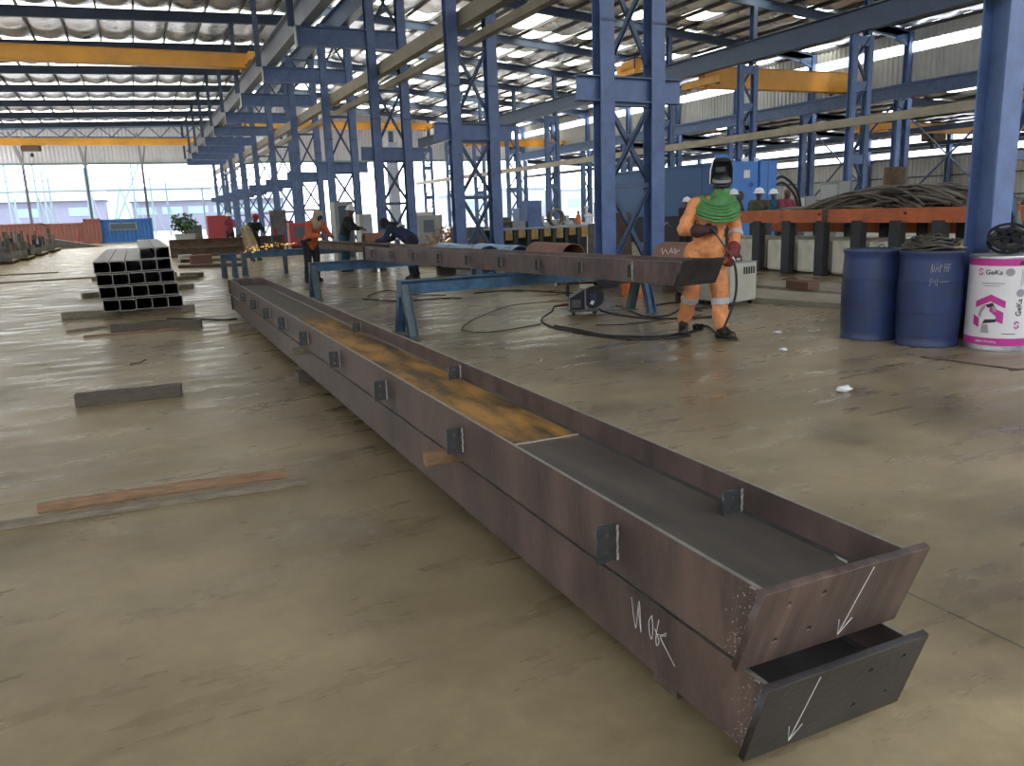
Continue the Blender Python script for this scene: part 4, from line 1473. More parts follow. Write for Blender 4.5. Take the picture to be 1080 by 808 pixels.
for dx, lab, topc in ((-1.7, 'person in a maroon jacket far off beside the red machine', 'maroon'),):
    figure(lab, 4.1, 41, 0, M[topc], M['blackcloth'], hat=M['helmet'], lean=.2, arms='front')
# workers behind the orange table
for px, X, lab, topc, legc, rz in ((799.5, 14.6, 'person in an olive jacket and white hard hat in front of the bright blue machine', 'olive', 'olive', 0),
                                   (827, 15.2, 'person in a maroon jacket seen behind the orange table, next to the hoses', 'maroon', 'blackcloth', .6),
                                   (816.5, 17.0, 'person in teal clothes and white hard hat, partly behind the one in maroon', 'teal', 'teal', -.5),
                                   (772, 14.4, 'person in a white hard hat peeking out beside the green neck cloth', 'olive', 'blackcloth', .2),
                                   (722.5, 14.0, 'person in dark clothes and white hard hat just left of the welder', 'blackcloth', 'blackcloth', .4)):
    q = gx(px, 215, X)
    figure(lab, X, q.y, math.radians(-30) + rz, M[topc], M[legc], hat=None if topc == 'maroon' else M['helmet'], lean=math.radians(6), arms='front',
           scale=.985 if px != 722.5 else .9, voxel=.02)
# ------------------------------------------------------------------ drums on the right
def drum_profile(r, h, bulge=.012):
    pr = [(0, .012), (r * .93, .012), (r * .95, 0), (r, .004), (r, .03), (r - .008, .045)]
    for i in range(1, 16):
        z = .045 + (h - .09) * i / 16
        pr.append((r - .006 + bulge * math.sin(PI * i / 16), z))
        if i in (5, 11):
            q = pr[-1][0]
            pr += [(q, z + .010), (q + .006, z + .013), (q + .006, z + .019), (q, z + .022)]
    pr += [(r - .008, h - .045), (r, h - .03), (r + .002, h - .004), (r - .008, h), (r - .03, h - .004), (r - .035, h - .03)]
    return pr


DR, DH = .285, .915
d1c, d2c = (6.905, 6.03), (7.03, 5.44)
for (cx, cy), lab in ((d1c, 'blue plastic drum on the left of two, open topped'), (d2c, 'blue plastic drum, right of two, with a coil on top and chalk writing')):
    t = thing('plastic_drum', lab, 'drum', (cx, cy, 0), 'blue plastic drums')
    part('body', MB().lathe(drum_profile(DR, DH), 56, (cx, cy, 0)), M['drum'], t, smooth=40)
    part('rim', MB().lathe([(DR - .02, DH - .008), (DR + .006, DH - .01), (DR + .008, DH + .004), (DR - .004, DH + .010), (DR - .022, DH + .004)], 56, (cx, cy, 0)), M['drum_rim'], t, smooth=40)
    part('lid', MB().lathe([(0, DH - .05), (DR - .03, DH - .05), (DR - .03, DH - .035), (0, DH - .035)], 40, (cx, cy, 0)), M['black_plastic'], t, smooth=40)
    if cx == d2c[0]:
        # chalk writing on the side: three uneven rows of strokes
        DT = t
va = math.atan2(-d2c[1], -d2c[0])     # direction towards the photographer


def on_drum(c, r, a, z):
    return Vector((c[0] + r * math.cos(a), c[1] + r * math.sin(a), z))


STRK = [[(0, 0), (.15, .9), (.2, .1)], [(.4, .75), (.35, .1)], [(.55, .1), (.75, .95), (.95, .1)], [(.65, .45), (.9, .45)], [(1.1, .1), (1.12, .9), (1.45, .75), (1.12, .5)],
        [(1.65, .1), (1.7, .9)], [(1.7, .5), (2.0, .5)], [(2.0, .9), (1.98, .1)], [(2.25, .85), (2.2, .1)], [(2.25, .85), (2.55, .8)], [(2.23, .5), (2.5, .5)]]
STRK2 = [[(0, .1), (.05, .9), (.4, .8), (.35, .5), (.03, .45)], [(.7, .7), (.7, .2)], [(.95, .1), (1.0, .9)], [(1.3, .5), (2.6, .55)]]
for rows_, z0, sc in ((STRK, .72, .11), (STRK2, .59, .10)):
    for st in rows_:
        pts = []
        for u, v in st:
            a = va + .06 + (u * sc * .62 - .02) / DR
            pts.append(on_drum(d2c, DR + .0085, a, z0 + v * sc * .9))
        part('chalk_mark', MB().tube(pts, .0012, 5), M['chalk'], DT)

# coil of cable and wire heaped on the right blue drum
t = thing('cable_coil', 'tangled coil of dark steel cable heaped on top of the right blue drum', 'cable coil', (d2c[0], d2c[1], DH))
rc = random.Random(4)
M['wire'] = mat('greasy_steel_wire', (.11, .10, .075), .45, .5, .4, 30.0)
for i in range(15):
    R = .12 + .011 * i + rc.uniform(-.01, .02)
    z = DH + .015 + .105 * (1 - ((R - .10) / .2) ** 2) * rc.uniform(.3, 1) + .012
    ox, oy = rc.uniform(-.03, .03), rc.uniform(-.03, .03)
    ph = rc.uniform(0, 6)
    pts = [Vector((d2c[0] + ox - .01 + R * 1.0 * math.cos(a), d2c[1] + oy + R * .95 * math.sin(a), max(DH + .018, z + .022 * math.sin(2 * a + ph) + .012 * math.sin(5 * a)))) for a in [2 * PI * j / 40 + ph for j in range(41)]]
    part('strand', MB().tube(pts, .009, 6), M['wire'] if i % 3 else M['rubber'], t, smooth=60)
solo('cardboard_sheet', MB().obox((d2c[0] + .10, d2c[1] - .17, DH + .035), (.26, .17, .012), Euler((.06, .05, .5)).to_matrix()), M['beigecloth'], 'dusty beige cover lying on the front right rim of the right blue drum', 'cover', bevel=.004)
hk = on_drum(d2c, DR + .012, va + 1.45, .87)
solo('hook', MB().tube(spline([hk, hk + V3(.02, -.04, .0), hk + V3(.03, -.06, -.05), hk + V3(.02, -.045, -.10), hk + V3(.012, -.03, -.11)], 6), .008, 8), M['wire'],
     'bent steel hook hanging over the right rim of the right blue drum', 'hook', smooth=60)
q = on_drum(d1c, .2, va + .3, DH - .03)
solo('wire_hook', MB().tube(spline([q, q + V3(0, 0, .07), q + V3(.03, -.02, .09), q + V3(.05, -.03, .06)], 6), .005, 6), M['wire'], 'thin bent wire sticking up out of the left blue drum', 'wire', smooth=60)

# white and magenta wire drum
gc, GR, GH = (7.36, 4.93), .285, .875
ga = math.atan2(-gc[1], -gc[0])
G = thing('wire_drum', 'white drum with magenta bands and logos, on the floor at the right edge', 'drum', (*gc, 0))
part('body', MB().lathe([(0, .004), (GR, .004), (GR, GH), (GR - .02, GH), (GR - .02, GH - .02), (0, GH - .02)], 72, (*gc, 0)), M['white_drum'], G, smooth=40)
part('bottom_hoop', MB().lathe([(GR - .01, 0), (GR + .006, 0), (GR + .008, .012), (GR + .004, .03), (GR + .003, .055), (GR - .01, .055)], 72, (*gc, 0)), M['metal'], G, smooth=40)
part('top_hoop', MB().lathe([(GR - .01, GH - .02), (GR + .005, GH - .02), (GR + .006, GH - .004), (GR, GH + .006), (GR - .012, GH + .004)], 72, (*gc, 0)), M['metal'], G, smooth=40)


def cyl_patch(u0, u1, z0, z1, r, n=24):
    "patch on the drum; u = metres along the surface to the viewer's right"
    vs, fs = [], []
    for i in range(n + 1):
        a = ga + (u0 + (u1 - u0) * i / n) / GR
        vs += [on_drum(gc, r, a, z0), on_drum(gc, r, a, z1)]
    fs = [(2 * i, 2 * i + 2, 2 * i + 3, 2 * i + 1) for i in range(n)]
    return MB().add(vs, fs)


def cyl_poly(pts, r=None, rot=0):
    "thin polygon wrapped on the drum, split finely so that it follows the curve"
    r = r or GR + .0022
    me = bpy.data.meshes.new('p')
    bm = bmesh.new()
    f = bm.faces.new([bm.verts.new((u, z, 0)) for u, z in pts])
    bmesh.ops.triangulate(bm, faces=bm.faces[:])
    bmesh.ops.subdivide_edges(bm, edges=bm.edges[:], cuts=3, use_grid_fill=True)
    mb = MB()
    vs = [on_drum(gc, r, ga + v.co.x / GR, v.co.y) for v in bm.verts]
    bm.verts.index_update()
    fs = [[v.index for v in f.verts] for f in bm.faces]
    bm.free()
    bpy.data.meshes.remove(me)
    return mb.add(vs, fs)


def cyl_text(txt, size, u, z, mt, vertical=False, name='lettering', parent=None, r=None, bold=0):
    cu = bpy.data.curves.new('t', 'FONT')
    cu.body = txt
    cu.size = size
    cu.extrude = .0006
    cu.offset = bold
    cu.resolution_u = 3
    o = bpy.data.objects.new('t', cu)
    COL.objects.link(o)
    dg = bpy.context.evaluated_depsgraph_get()
    me = bpy.data.meshes.new_from_object(o.evaluated_get(dg))
    bpy.data.objects.remove(o)
    r = r or GR + .0026
    off = ORIG[G.name]
    for v in me.vertices:
        x, y, h = v.co
        if vertical:
            x, y = -y, x
        v.co = on_drum(gc, r + h, ga + (u + x) / GR, z + y) - off
    me.materials.clear()
    me.materials.append(mt)
    me.name = name
    return part(name, me, None, parent or G)


part('top_band', cyl_patch(-PI * GR, PI * GR, GH - .085, GH - .022, GR + .0015, 72), M['magenta'], G, smooth=60)
bb = part('bottom_band', cyl_patch(-PI * GR, PI * GR, .055, .125, GR + .0015, 72), M['magenta'], G, smooth=60)


def s_logo(u, z, s, mt, par):
    "two facing chevrons that form an open hexagonal S"
    w = .30 * s
    for pts in ([(-.5, .1), (-.5, .52), (0, .82), (.5, .52), (.5, .22), (0, .5), (-.2, .38), (-.2, .1)],
                [(.5, -.1), (.5, -.52), (0, -.82), (-.5, -.52), (-.5, -.22), (0, -.5), (.2, -.38), (.2, -.1), (-.25, .16), (-.25, -.02)]):
        part('logo', cyl_poly([(u + a * s, z + b * s) for a, b in pts]), mt, par)


# visible side spans u from about -.28 to +.3; photo shows the part left of the right frame edge
s_logo(-.19, .735, .042, M['magenta'], G)
cyl_text('GeKa', .062, -.145, .712, M['print_dark'], bold=.0008)
part('seal', cyl_poly([(.055 + .037 * math.cos(2 * PI * i / 18), .735 + .037 * math.sin(2 * PI * i / 18)) for i in range(18)]), M['print_grey'], G)
for z, a, b in ((.628, -.17, .02), (.604, -.14, -.01)):
    part('fine_print', cyl_patch(a, b, z, z + .007, GR + .0022, 10), M['print_grey'], G)
# big chevron emblem with a dark robot-arm drawing in the middle
emb = [[(-.215, .40), (-.215, .46), (-.08, .53), (.04, .47), (.04, .405), (-.08, .465)],
       [(-.085, .375), (-.085, .425), (.03, .365), (.03, .26), (-.03, .285), (-.03, .33)],
       [(-.23, .245), (-.23, .335), (-.17, .305), (-.17, .215)]]
for e in emb:
    part('logo', cyl_poly(e), M['magenta'], G)
for pts, mt in (([(-.15, .17), (-.075, .17), (-.09, .25), (-.14, .25)], 'print_grey'), ([(-.14, .255), (-.03, .275), (-.02, .305), (-.12, .295)], 'print_dark'),
                ([(-.185, .33), (-.16, .41), (-.125, .435), (-.12, .405), (-.15, .36), (-.155, .31)], 'print_grey'), ([(-.125, .43), (-.065, .455), (-.045, .425), (-.10, .405)], 'print_dark'),
                ([(-.06, .42), (-.035, .425), (-.03, .37), (-.055, .375)], 'print_grey')):
    part('robot_print', cyl_poly(pts, GR + .0028), M[mt], G)
cyl_text('GeKa', .07, .175, .33, M['print_dark'], vertical=True, bold=.0008)
s_logo(.145, .25, .046, M['magenta'], G)
part('seal', cyl_poly([(.155 + .036 * math.cos(2 * PI * i / 18), .545 + .036 * math.sin(2 * PI * i / 18)) for i in range(18)]), M['print_grey'], G)
part('fine_print', cyl_patch(.15, .156, .6, .76, GR + .0022, 4), M['print_grey'], G)
part('fine_print', cyl_patch(.165, .170, .62, .74, GR + .0022, 4), M['print_grey'], G)
part('robot_print', cyl_poly([(.12, .80), (.19, .80), (.18, .835), (.135, .835)]), M['print_dark'], G)
part('fine_print', cyl_patch(.03, .14, .165, .172, GR + .0022, 8), M['print_dark'], G)
cyl_text('GeKa Welding', .03, -.19, .082, M['white_drum'], parent=bb)

# black wire reel lying on top, with spokes, and a feed cone behind
rcx, rcy = gc[0] - .08, gc[1] - .07
t = thing('wire_reel', 'black spoked wire reel lying tilted on top of the white and magenta drum', 'reel', (rcx, rcy, GH))
view = Vector((-rcx, -rcy, 0)).normalized()
RM = Vector((view.x * .62, view.y * .62, .78)).to_track_quat('Z', 'Y').to_matrix()
rc0 = Vector((rcx, rcy, GH + .155)) + view * .02
for nm, zz in (('front_flange', .035), ('rear_flange', -.035)):
    part(nm, MB().lathe([(.148, zz - .006), (.172, zz - .006), (.176, zz), (.172, zz + .006), (.148, zz + .006)], 44, rc0, RM).lathe([(.148, zz - .006), (.148, zz + .006)], 44, rc0, RM), M['black_plastic'], t, smooth=40)
    for i in range(6):
        a = 2 * PI * i / 6 + .3
        p0_ = rc0 + RM @ V3(.04 * math.cos(a), .04 * math.sin(a), zz)
        p1_ = rc0 + RM @ V3(.155 * math.cos(a), .155 * math.sin(a), zz)
        part('spoke', MB().prism(R_prof(.045, .01), p0_, p1_, RM @ V3(0, 0, 1)), M['black_plastic'], t)
part('hub', MB().lathe([(.022, -.05), (.05, -.05), (.05, .045), (.022, .045), (.022, -.05)], 30, rc0, RM), M['black_steel'], t, smooth=40)
part('wire_winding', MB().lathe([(.10, -.028), (.135, -.028), (.135, .028), (.10, .028), (.10, -.028)], 40, rc0, RM), M['wire'], t, smooth=40)
cx_, cy_ = gc[0] + .17, gc[1] + .03
solo('feed_cone', MB().lathe([(0, .30), (.02, .30), (.03, .22), (.07, .09), (.20, .04), (.225, .03), (.225, .02), (.19, .02), (0, .02)], 40, (cx_, cy_, GH + .1)).lathe([(.05, -.1), (.05, .02), (0, .02), (0, -.1), (.05, -.1)], 20, (cx_, cy_, GH + .1)), M['scrap'],
     'dark grey conical wire guide behind the reel on the white drum', 'wire guide', smooth=40)
# rag of clear plastic between the drums
mb = MB()
for i in range(5):
    q = V3(7.16 + .03 * i, 5.06 + .03 * math.sin(i * 2), .035)
    mb.ell(q, (.05, .05, .034), 8, 6)
blobp = thing('plastic_rag', 'crumpled clear plastic on the floor between the blue and white drums', 'rag', (7.2, 5.06, 0))
part('sheet', mb, M['paper'], blobp, smooth=180)

# flat steel bar lying in front of the white drum
solo('flat_bar', MB().prism(R_prof(.045, .008), (*gz(972, 377).xy, .005), (*gz(1075, 390.5).xy, .005)), M['rust'], 'long thin rusty flat bar on the floor before the white and magenta drum', 'steel bar')
solo('flat_bar', MB().prism(R_prof(.03, .008), (*gz(1065, 391).xy, .005), (*gz(1130, 386).xy, .005)), M['rust'], 'short rusty flat bar meeting the longer one at the right edge', 'steel bar')
# litter
for (px, py), lab, s in (((890, 413), 'small crumpled white paper on the open floor below the drums', .045), ((826, 370), 'tiny white paper scrap on the floor right of the welder\'s feet, nearer one', .03), ((820, 352), 'tiny white paper scrap on the floor right of the welder\'s feet, farther one', .035)):
    q = gz(px, py)
    bm = bmesh.new()
    bmesh.ops.create_icosphere(bm, subdivisions=2, radius=s)
    mb = MB()
    bm.verts.index_update()
    vs = [Vector((v.co.x * 1.4, v.co.y, v.co.z * .5)) * (1 + .5 * mnoise.noise(v.co * 40)) for v in bm.verts]
    mz = min(v.z for v in vs)
    mb.add([v + V3(q.x, q.y, -mz) for v in vs], [[v.index for v in f.verts] for f in bm.faces])
    bm.free()
    solo('paper_scrap', mb, M['paper'], lab, 'paper', (q.x, q.y, 0))
q = gz(148, 383)
solo('twig', MB().tube([(q.x - .1, q.y - .03, .006), (q.x, q.y, .006), (q.x + .06, q.y + .03, .03)], .007, 6), M['rust'], 'small dark twig on the pale floor between the lone baulk and the channel stack', 'twig')

# ------------------------------------------------------------------ orange table with white tanks below
TX0, TX1 = 11.8, 13.6
yR, yL = 5.9, gx(752, 226, TX0).y
t = thing('roller_table', 'long orange steel table with dark posts, scrap strips heaped on its right part', 'table', (12.7, (yR + yL) / 2, 0))
part('front_beam', MB().box(TX0, TX0 + .1, yR, yL, 1.0, 1.245), M['orange'], t, bevel=.006)
part('rear_beam', MB().box(TX1 - .1, TX1, yR, yL, .74, 1.0), M['orange'], t, bevel=.006)
part('table_top', MB().box(TX0 + .1, TX1 - .1, yR, yL, 1.195, 1.225), M['panel'], t)
py_ = [gx(x, 270, TX0).y for x in (797.5, 828.5, 864, 902)]
st_ = (py_[0] - py_[3]) / 3
ys_ = [py_[0] + st_ * i for i in (2, 1)] + py_ + [py_[3] - st_ * .95 * i for i in (1, 2, 3)]
ys_ = [v for v in ys_ if v > yR]
for yv in ys_:
    part('post', MB().box(TX0 - .03, TX0 + .13, yv - .11, yv + .11, 0, 1.04), M['post'], t, bevel=.008)
    part('post', MB().box(TX1 - .13, TX1 + .03, yv - .11, yv + .11, 0, 1.0), M['post'], t, bevel=.008)
for yv in [yR + .6, gx(870, 230, TX0).y]:
    part('joint_plate', MB().box(TX0 - .02, TX0, yv - .06, yv + .06, 1.0, 1.245), M['rust'], t)
for yv in (8.1, 9.7, 11.6):
    part('bolt', MB().lathe([(0, 0), (.025, 0), (.025, .02), (0, .02)], 12, (TX0 - .02, yv, 1.16), Matrix.Rotation(PI / 2, 3, 'Y')), M['black_steel'], t)
for i, (ya, yb) in enumerate(zip(ys_[1:], ys_)):
    mb = MB().box(TX0 + .16, TX1 - .3, ya + .13, yb - .13, .03, .67)
    tk = solo('coolant_tank', mb, M['panel'], f'dirty white tank under the orange table, {ORD[i]} from its left end', 'tank', ((TX0 + TX1) / 2, (ya + yb) / 2, .0), 'white tanks under the orange table', bevel=.05)
    part('outlet', MB().tube([(TX0 + .3, ya + .3, .0), (TX0 + .3, ya + .3, .06)], .03, 10), M['black_plastic'], tk)

# heap of steel strips on the table
rs = random.Random(11)
HY = gx(955, 215, 12.7).y
mb = MB()
for i in range(130):
    u = rs.random()
    yc = HY + rs.gauss(0, .55)
    L = rs.uniform(1.4, 3.0)
    xc = rs.uniform(TX0 + .25, TX1 - .3)
    hmax = .40 * math.exp(-((yc - HY) / 1.1) ** 2)
    z = 1.25 + rs.random() ** .6 * max(.02, hmax)
    ang = rs.gauss(0, .3)
    bow = rs.uniform(.0, .25)
    pts = []
    for k in range(9):
        s = k / 8 - .5
        yy = min(yL - .05, max(yR - .3, yc + L * s))
        pts.append(Vector((min(TX1 - .1, max(TX0 + .12, xc + L * s * math.sin(ang))), yy, max(1.24, z - (.35 + bow) * (2 * s) ** 2 * (z - 1.2) * 1.5 + .02 * math.sin(k + i)))))
    mb.tube(pts, rs.uniform(.012, .03), 6)
M['strip_scrap'] = mat('dark_scrap_strip', (.17, .145, .115), .45, .4, .8, 2.2)
solo('scrap_strips', mb, M['strip_scrap'], 'tangled heap of dark steel strips and hoses piled on the orange table', 'scrap heap', (12.7, 7.9, 1.24), kind='stuff', smooth=60)
# floor plates in front of the table
solo('floor_plate', MB().add([(*gz(783, 318).xy, 0), (*gz(905, 327).xy, 0), (*gz(905, 317).xy, 0), (*gz(800, 309).xy, 0), (*gz(783, 318).xy, .07), (*gz(905, 327).xy, .07), (*gz(905, 317).xy, .07), (*gz(800, 309).xy, .07)],
                          [(0, 3, 2, 1), (4, 5, 6, 7), (0, 1, 5, 4), (1, 2, 6, 5), (2, 3, 7, 6), (3, 0, 4, 7)]), M['plate'], 'thick dusty steel plate lying on the floor between welder and drums, nearer one', 'steel plate')
a_, b_, c_, d_ = gz(797, 299), gz(882, 301), gz(890, 312), gz(797, 303.5)
solo('floor_plate', MB().add([(*a_.xy, .0), (*b_.xy, 0), (*c_.xy, 0), (*d_.xy, 0), (*a_.xy, .05), (*b_.xy, .05), (*c_.xy, .05), (*d_.xy, .05)],
                          [(0, 3, 2, 1), (4, 5, 6, 7), (0, 1, 5, 4), (1, 2, 6, 5), (2, 3, 7, 6), (3, 0, 4, 7)]), M['plate'], 'dusty steel plate on the floor in front of the white tanks, farther one', 'steel plate')
q = gz(846, 308)
solo('brown_block', MB().box(q.x - .12, q.x + .12, q.y - .24, q.y + .24, .05, .18), M['brick'], 'brown block lying by the steel plates in front of the white tanks', 'block', bevel=.008)

# ------------------------------------------------------------------ beige welding power source
q0, q1 = gz(769.5, 324), gz(797, 320)
dx = (q1 - q0)
rz = math.atan2(dx.y, dx.x)
t = thing('welding_power_source', 'beige cabinet-shaped welding power source on castors, right behind the welder', 'welding machine', (q0.x, q0.y, 0), None, rz)
wd = dx.length * 1.0
part('case', MB().box(0, wd, 0, .62, .06, .60), M['beige'], t, False, bevel=.012)
part('lid', MB().box(-.008, wd + .008, -.008, .63, .60, .615), M['grey_cab'], t, False, bevel=.004)
for i in range(5):
    part('vent_slot', MB().box(wd * .5 + i * wd * .09, wd * .5 + i * wd * .09 + wd * .055, -.004, .01, .44, .54), M['hole'], t, False)
part('side_plate', MB().box(wd, wd + .01, .05, .55, .12, .5), M['beige'], t, False, bevel=.004)
for x, y in ((.05, .06), (wd - .05, .06), (.05, .56), (wd - .05, .56)):
    part('castor', MB().lathe([(0, -.015), (.034, -.015), (.034, .015), (0, .015)], 16, (x, y, .034), Matrix.Rotation(PI / 2, 3, 'Y')), M['rubber'], t, False, smooth=40)
part('cable_socket', MB().tube([(wd + .01, .1, .52), (wd + .06, .1, .52)], .03, 12), M['scrap'], t, False)
wm = Matrix.Translation((q0.x, q0.y, 0)) @ Matrix.Rotation(rz, 4, 'Z')
t2 = thing('wire_feed_case', 'small black wire feed case lying on top of the beige power source', 'wire feeder', tuple(wm @ V3(wd * .45, .25, .616)), None, rz)
part('case', MB().prism([(-.02, 0), (.3, 0), (.28, .07), (.2, .13), (.03, .12)], (-.14, -.12, 0), (-.14, .14, 0)), M['black_plastic'], t2, False, bevel=.01)
part('clamp', MB().box(-.03, .06, -.17, -.1, .01, .05), M['metal'], t2, False, bevel=.006)

# ------------------------------------------------------------------ wire feeder with spool on the floor
q = gz(601, 333)
rzf = math.radians(-22)
t = thing('wire_feeder', 'small black wire feeder with a big round spool, on castors under the raised beam', 'wire feeder', (q.x, q.y, 0), None, rzf)
part('base_frame', MB().box(0, .40, 0, .26, .045, .075), M['scrap'], t, False, bevel=.005)
part('body', MB().prism([(0, .075), (.235, .075), (.235, .345), (.19, .345), (0, .245)], (0, .03, 0), (0, .23, 0)), M['black_steel'], t, False, bevel=.006) if False else None
mb = MB()
pf = [(0, .075), (.22, .075), (.22, .35), (.18, .35), (0, .235)]
n_ = len(pf)
vs = [(x, .03, z) for x, z in pf] + [(x, .22, z) for x, z in pf]
mb.add(vs, [tuple(range(n_)), tuple(range(2 * n_ - 1, n_ - 1, -1))] + [(i, n_ + i, n_ + (i + 1) % n_, (i + 1) % n_) for i in range(n_)])
part('body', mb, M['black_steel'], t, False, bevel=.006)
part('front_panel', MB().box(.03, .16, .022, .03, .10, .21), M['scrap'], t, False, bevel=.003)
part('frame_bar', MB().tube([(.0, .02, .075), (.0, .02, .24), (.2, .02, .35), (.22, .02, .35), (.22, .02, .075)], .009, 8), M['grey_cab'], t, False)
part('handle', MB().tube([(-.01, .12, .25), (-.01, .12, .42), (.0, .12, .43), (.38, .12, .43), (.39, .12, .42), (.39, .12, .40)], .012, 8), M['black_plastic'], t, False)
part('grip', MB().tube([(-.01, .12, .26), (-.01, .12, .40)], .024, 10), M['black_plastic'], t, False)
part('handle_plate', MB().box(.16, .40, .08, .17, .44, .452), M['beigecloth'], t, False)
MY = Matrix.Rotation(PI / 2, 3, 'X')
sp = part('spool', MB().lathe([(0, -.055), (.145, -.055), (.15, -.05), (.15, .05), (.145, .055), (0, .055)], 36, (.335, .10, .235), MY), M['black_plastic'], t, False, smooth=40)
part('spool_hub', MB().lathe([(0, .05), (.05, .05), (.045, .072), (0, .072)], 24, (.335, .10, .235), MY), M['drum'], sp, False, smooth=40)
part('spool_label', MB().obox((.32, .042, .165), (.045, .004, .06), Euler((0, .5, 0)).to_matrix()), M['paper'], sp, False)
part('spool_spot', MB().obox((.30, .042, .26), (.014, .004, .022)), M['paper'], sp, False)
for x in (.07, .36):
    for y in (.05, .22):
        part('castor', MB().lathe([(0, -.012), (.026, -.012), (.026, .012), (0, .012)], 14, (x, y, .026), Matrix.Rotation(PI / 2, 3, 'Y')), M['rubber'], t, False, smooth=40)
part('torch_plug', MB().tube([(.0, .12, .14), (-.09, .12, .135)], .02, 10), M['glove_red'], t, False)
fm = Matrix.Translation((q.x, q.y, 0)) @ Matrix.Rotation(rzf, 4, 'Z')


def flr(pts, z=.012):
    return [Vector((*gz(px, py).xy, z)) for px, py in pts]


def cable(label, pts, r=.011, mt=None, start=(), end=()):
    solo('cable', MB().tube(spline(list(start) + pts + list(end), 7), r, 7), mt or M['rubber'], label, 'cable', None, 'cables lying on the floor', smooth=60)


cable('black torch hose arching from the wire feeder and looping forward across the floor', flr([(571, 338), (580, 345), (605, 350.5), (650, 358), (700, 358), (728, 355)]),
      .013, start=[fm @ V3(-.09, .12, .135), fm @ V3(-.2, .10, .12), fm @ V3(-.245, .05, .06)])
cable('black supply cable running right from the spool of the wire feeder', flr([(652, 333), (690, 337), (735, 336), (765, 333)]), .014, start=[fm @ V3(.42, .12, .07), fm @ V3(.47, .1, .03)])
cable('thin dark cable looping on the open floor left of the wire feeder', flr([(570, 343), (520, 351), (492, 350), (489, 345), (510, 333), (545, 322), (600, 318)]), .007)
cable('thin cable on the floor between the wire feeder and the welder\'s boots', flr([(628, 344), (660, 343), (700, 338), (740, 333)]), .007)
cable('thick cable bundle on the floor behind the welder, between trestle leg and power source', flr([(690, 323), (715, 320), (735, 326), (760, 322), (768, 316)]), .014)
cable('dark cable curling past the right legs of the nearest trestle', flr([(650, 323), (680, 334), (706, 333), (720, 326), (740, 329)]), .01)
cable('black hose lying straight under the raised beam toward the second trestle', flr([(382, 316), (420, 318), (470, 315), (487, 315)]), .011)
cable('thin hose curved on the floor between first and second trestle', flr([(388, 313), (398, 309), (412, 307), (430, 311), (470, 312)]), .009)
cable('dark hose lying on the floor beyond the nearest trestle\'s cross beam', flr([(500, 310), (540, 307), (590, 309), (632, 313)]), .012)
cable('dark cable lying left of the far end of the brown beams', flr([(176, 337), (205, 337), (235, 338), (250, 337)]), .012)
# cable clamp lying at the welder's feet
q = gz(736, 349)
t = thing('cable_clamp', 'dark cable clamp on the hose beside the welder\'s boots', 'clamp', (q.x, q.y, 0))
for i, (a, b, c) in enumerate(((-.04, .0, .03), (.0, .02, .035), (.04, -.01, .03))):
    part('jaw', MB().obox((q.x + a, q.y + b, c + .012), (.03, .05, .075), Euler((0, .4 * (i - 1), .4)).to_matrix()), M['black_steel'], t, bevel=.006)
q = gz(671, 312)
solo('tool_case', MB().box(q.x - .16, q.x + .16, q.y, q.y + .2, 0, .20).box(q.x - .07, q.x + .07, q.y + .08, q.y + .12, .2, .24), M['orange_case'], 'small orange tool case on the floor beside the trestle leg, under the raised beam', 'tool case', bevel=.015)


# ------------------------------------------------------------------ big pipes behind the raised beam
def pipe_along(label, x, y0, y1, R, z, mt, grp='pipe sections behind the raised beam', th=.014):
    mb = MB().lathe([(R, 0), (R, y1 - y0), (R - th, y1 - y0), (R - th, 0), (R, 0)], 48, (x, y0, z), Matrix.Rotation(-PI / 2, 3, 'X'))
    o = solo('pipe_section', mb, mt, label, 'pipe', (x, (y0 + y1) / 2, 0), grp, smooth=40)
    for y in (y0 + .25, y1 - .25):
        part('cradle', MB().box(x - R * .8, x + R * .8, y - .05, y + .05, 0, z - R * .78), M['timber'], o)
    return o


def pipe(label, x0, x1, y, R, mt, z=None, grp='pipe sections behind the raised beam', th=.012, name='pipe_section'):
    z = R if z is None else z
    mb = MB()
    Mq = Matrix.Rotation(PI / 2, 3, 'Y')
    mb.lathe([(R, 0), (R, x1 - x0), (R - th, x1 - x0), (R - th, 0), (R, 0)], 48, (x0, y, z), Mq)
    o = solo(name, mb, mt, label, 'pipe', ((x0 + x1) / 2, y, 0), grp, smooth=40)
    if z > R + .05:
        for x in (x0 + .2, x1 - .2):
            part('cradle', MB().box(x - .05, x + .05, y - R * .8, y + R * .8, 0, z - R * .78), M['timber'], o)
    return o


q = gy(618, 268, 13.4)
pipe_along('short brown pipe section on cradles just left of the near twin-leg column', q.x - .27, 13.4, 14.95, .27, .52, M['pipe'])
q = gy(688, 268, 11.4)
pp = pipe_along('brown pipe section behind the welder, with pale chalk writing near its top', q.x + .27, 10.45, 11.4, .27, .56, M['pipe'])
PX = q.x + .27 - .272
for st in ([(698, 262), (699, 268), (702, 263), (704, 268)], [(706, 267), (708, 262), (710, 267), (707, 265)], [(712, 262), (712, 268), (715, 264)], [(713, 265), (717, 264)]):
    pts = []
    for px, py in st:
        d = ray(px, py)
        cx, cz = q.x + .27, .56
        A = d.x ** 2 + d.z ** 2
        B = 2 * (-d.x * cx + d.z * (CAM_H - cz))
        Cc = cx ** 2 + (CAM_H - cz) ** 2 - .274 ** 2
        disc = B * B - 4 * A * Cc
        if disc > 0:
            pts.append(CAMP + d * ((-B - math.sqrt(disc)) / (2 * A)))
    if len(pts) > 1:
        part('chalk_mark', MB().tube(pts, .007, 5), M['chalk'], pp)
q = gy(563, 268, 15.2)
pipe_along('pipe wrapped in bright blue sheeting behind the raised beam, right-hand one', q.x - .3, 15.2, 17.4, .28, .44, M['pipeblue'])
q = gy(530, 266, 15.5)
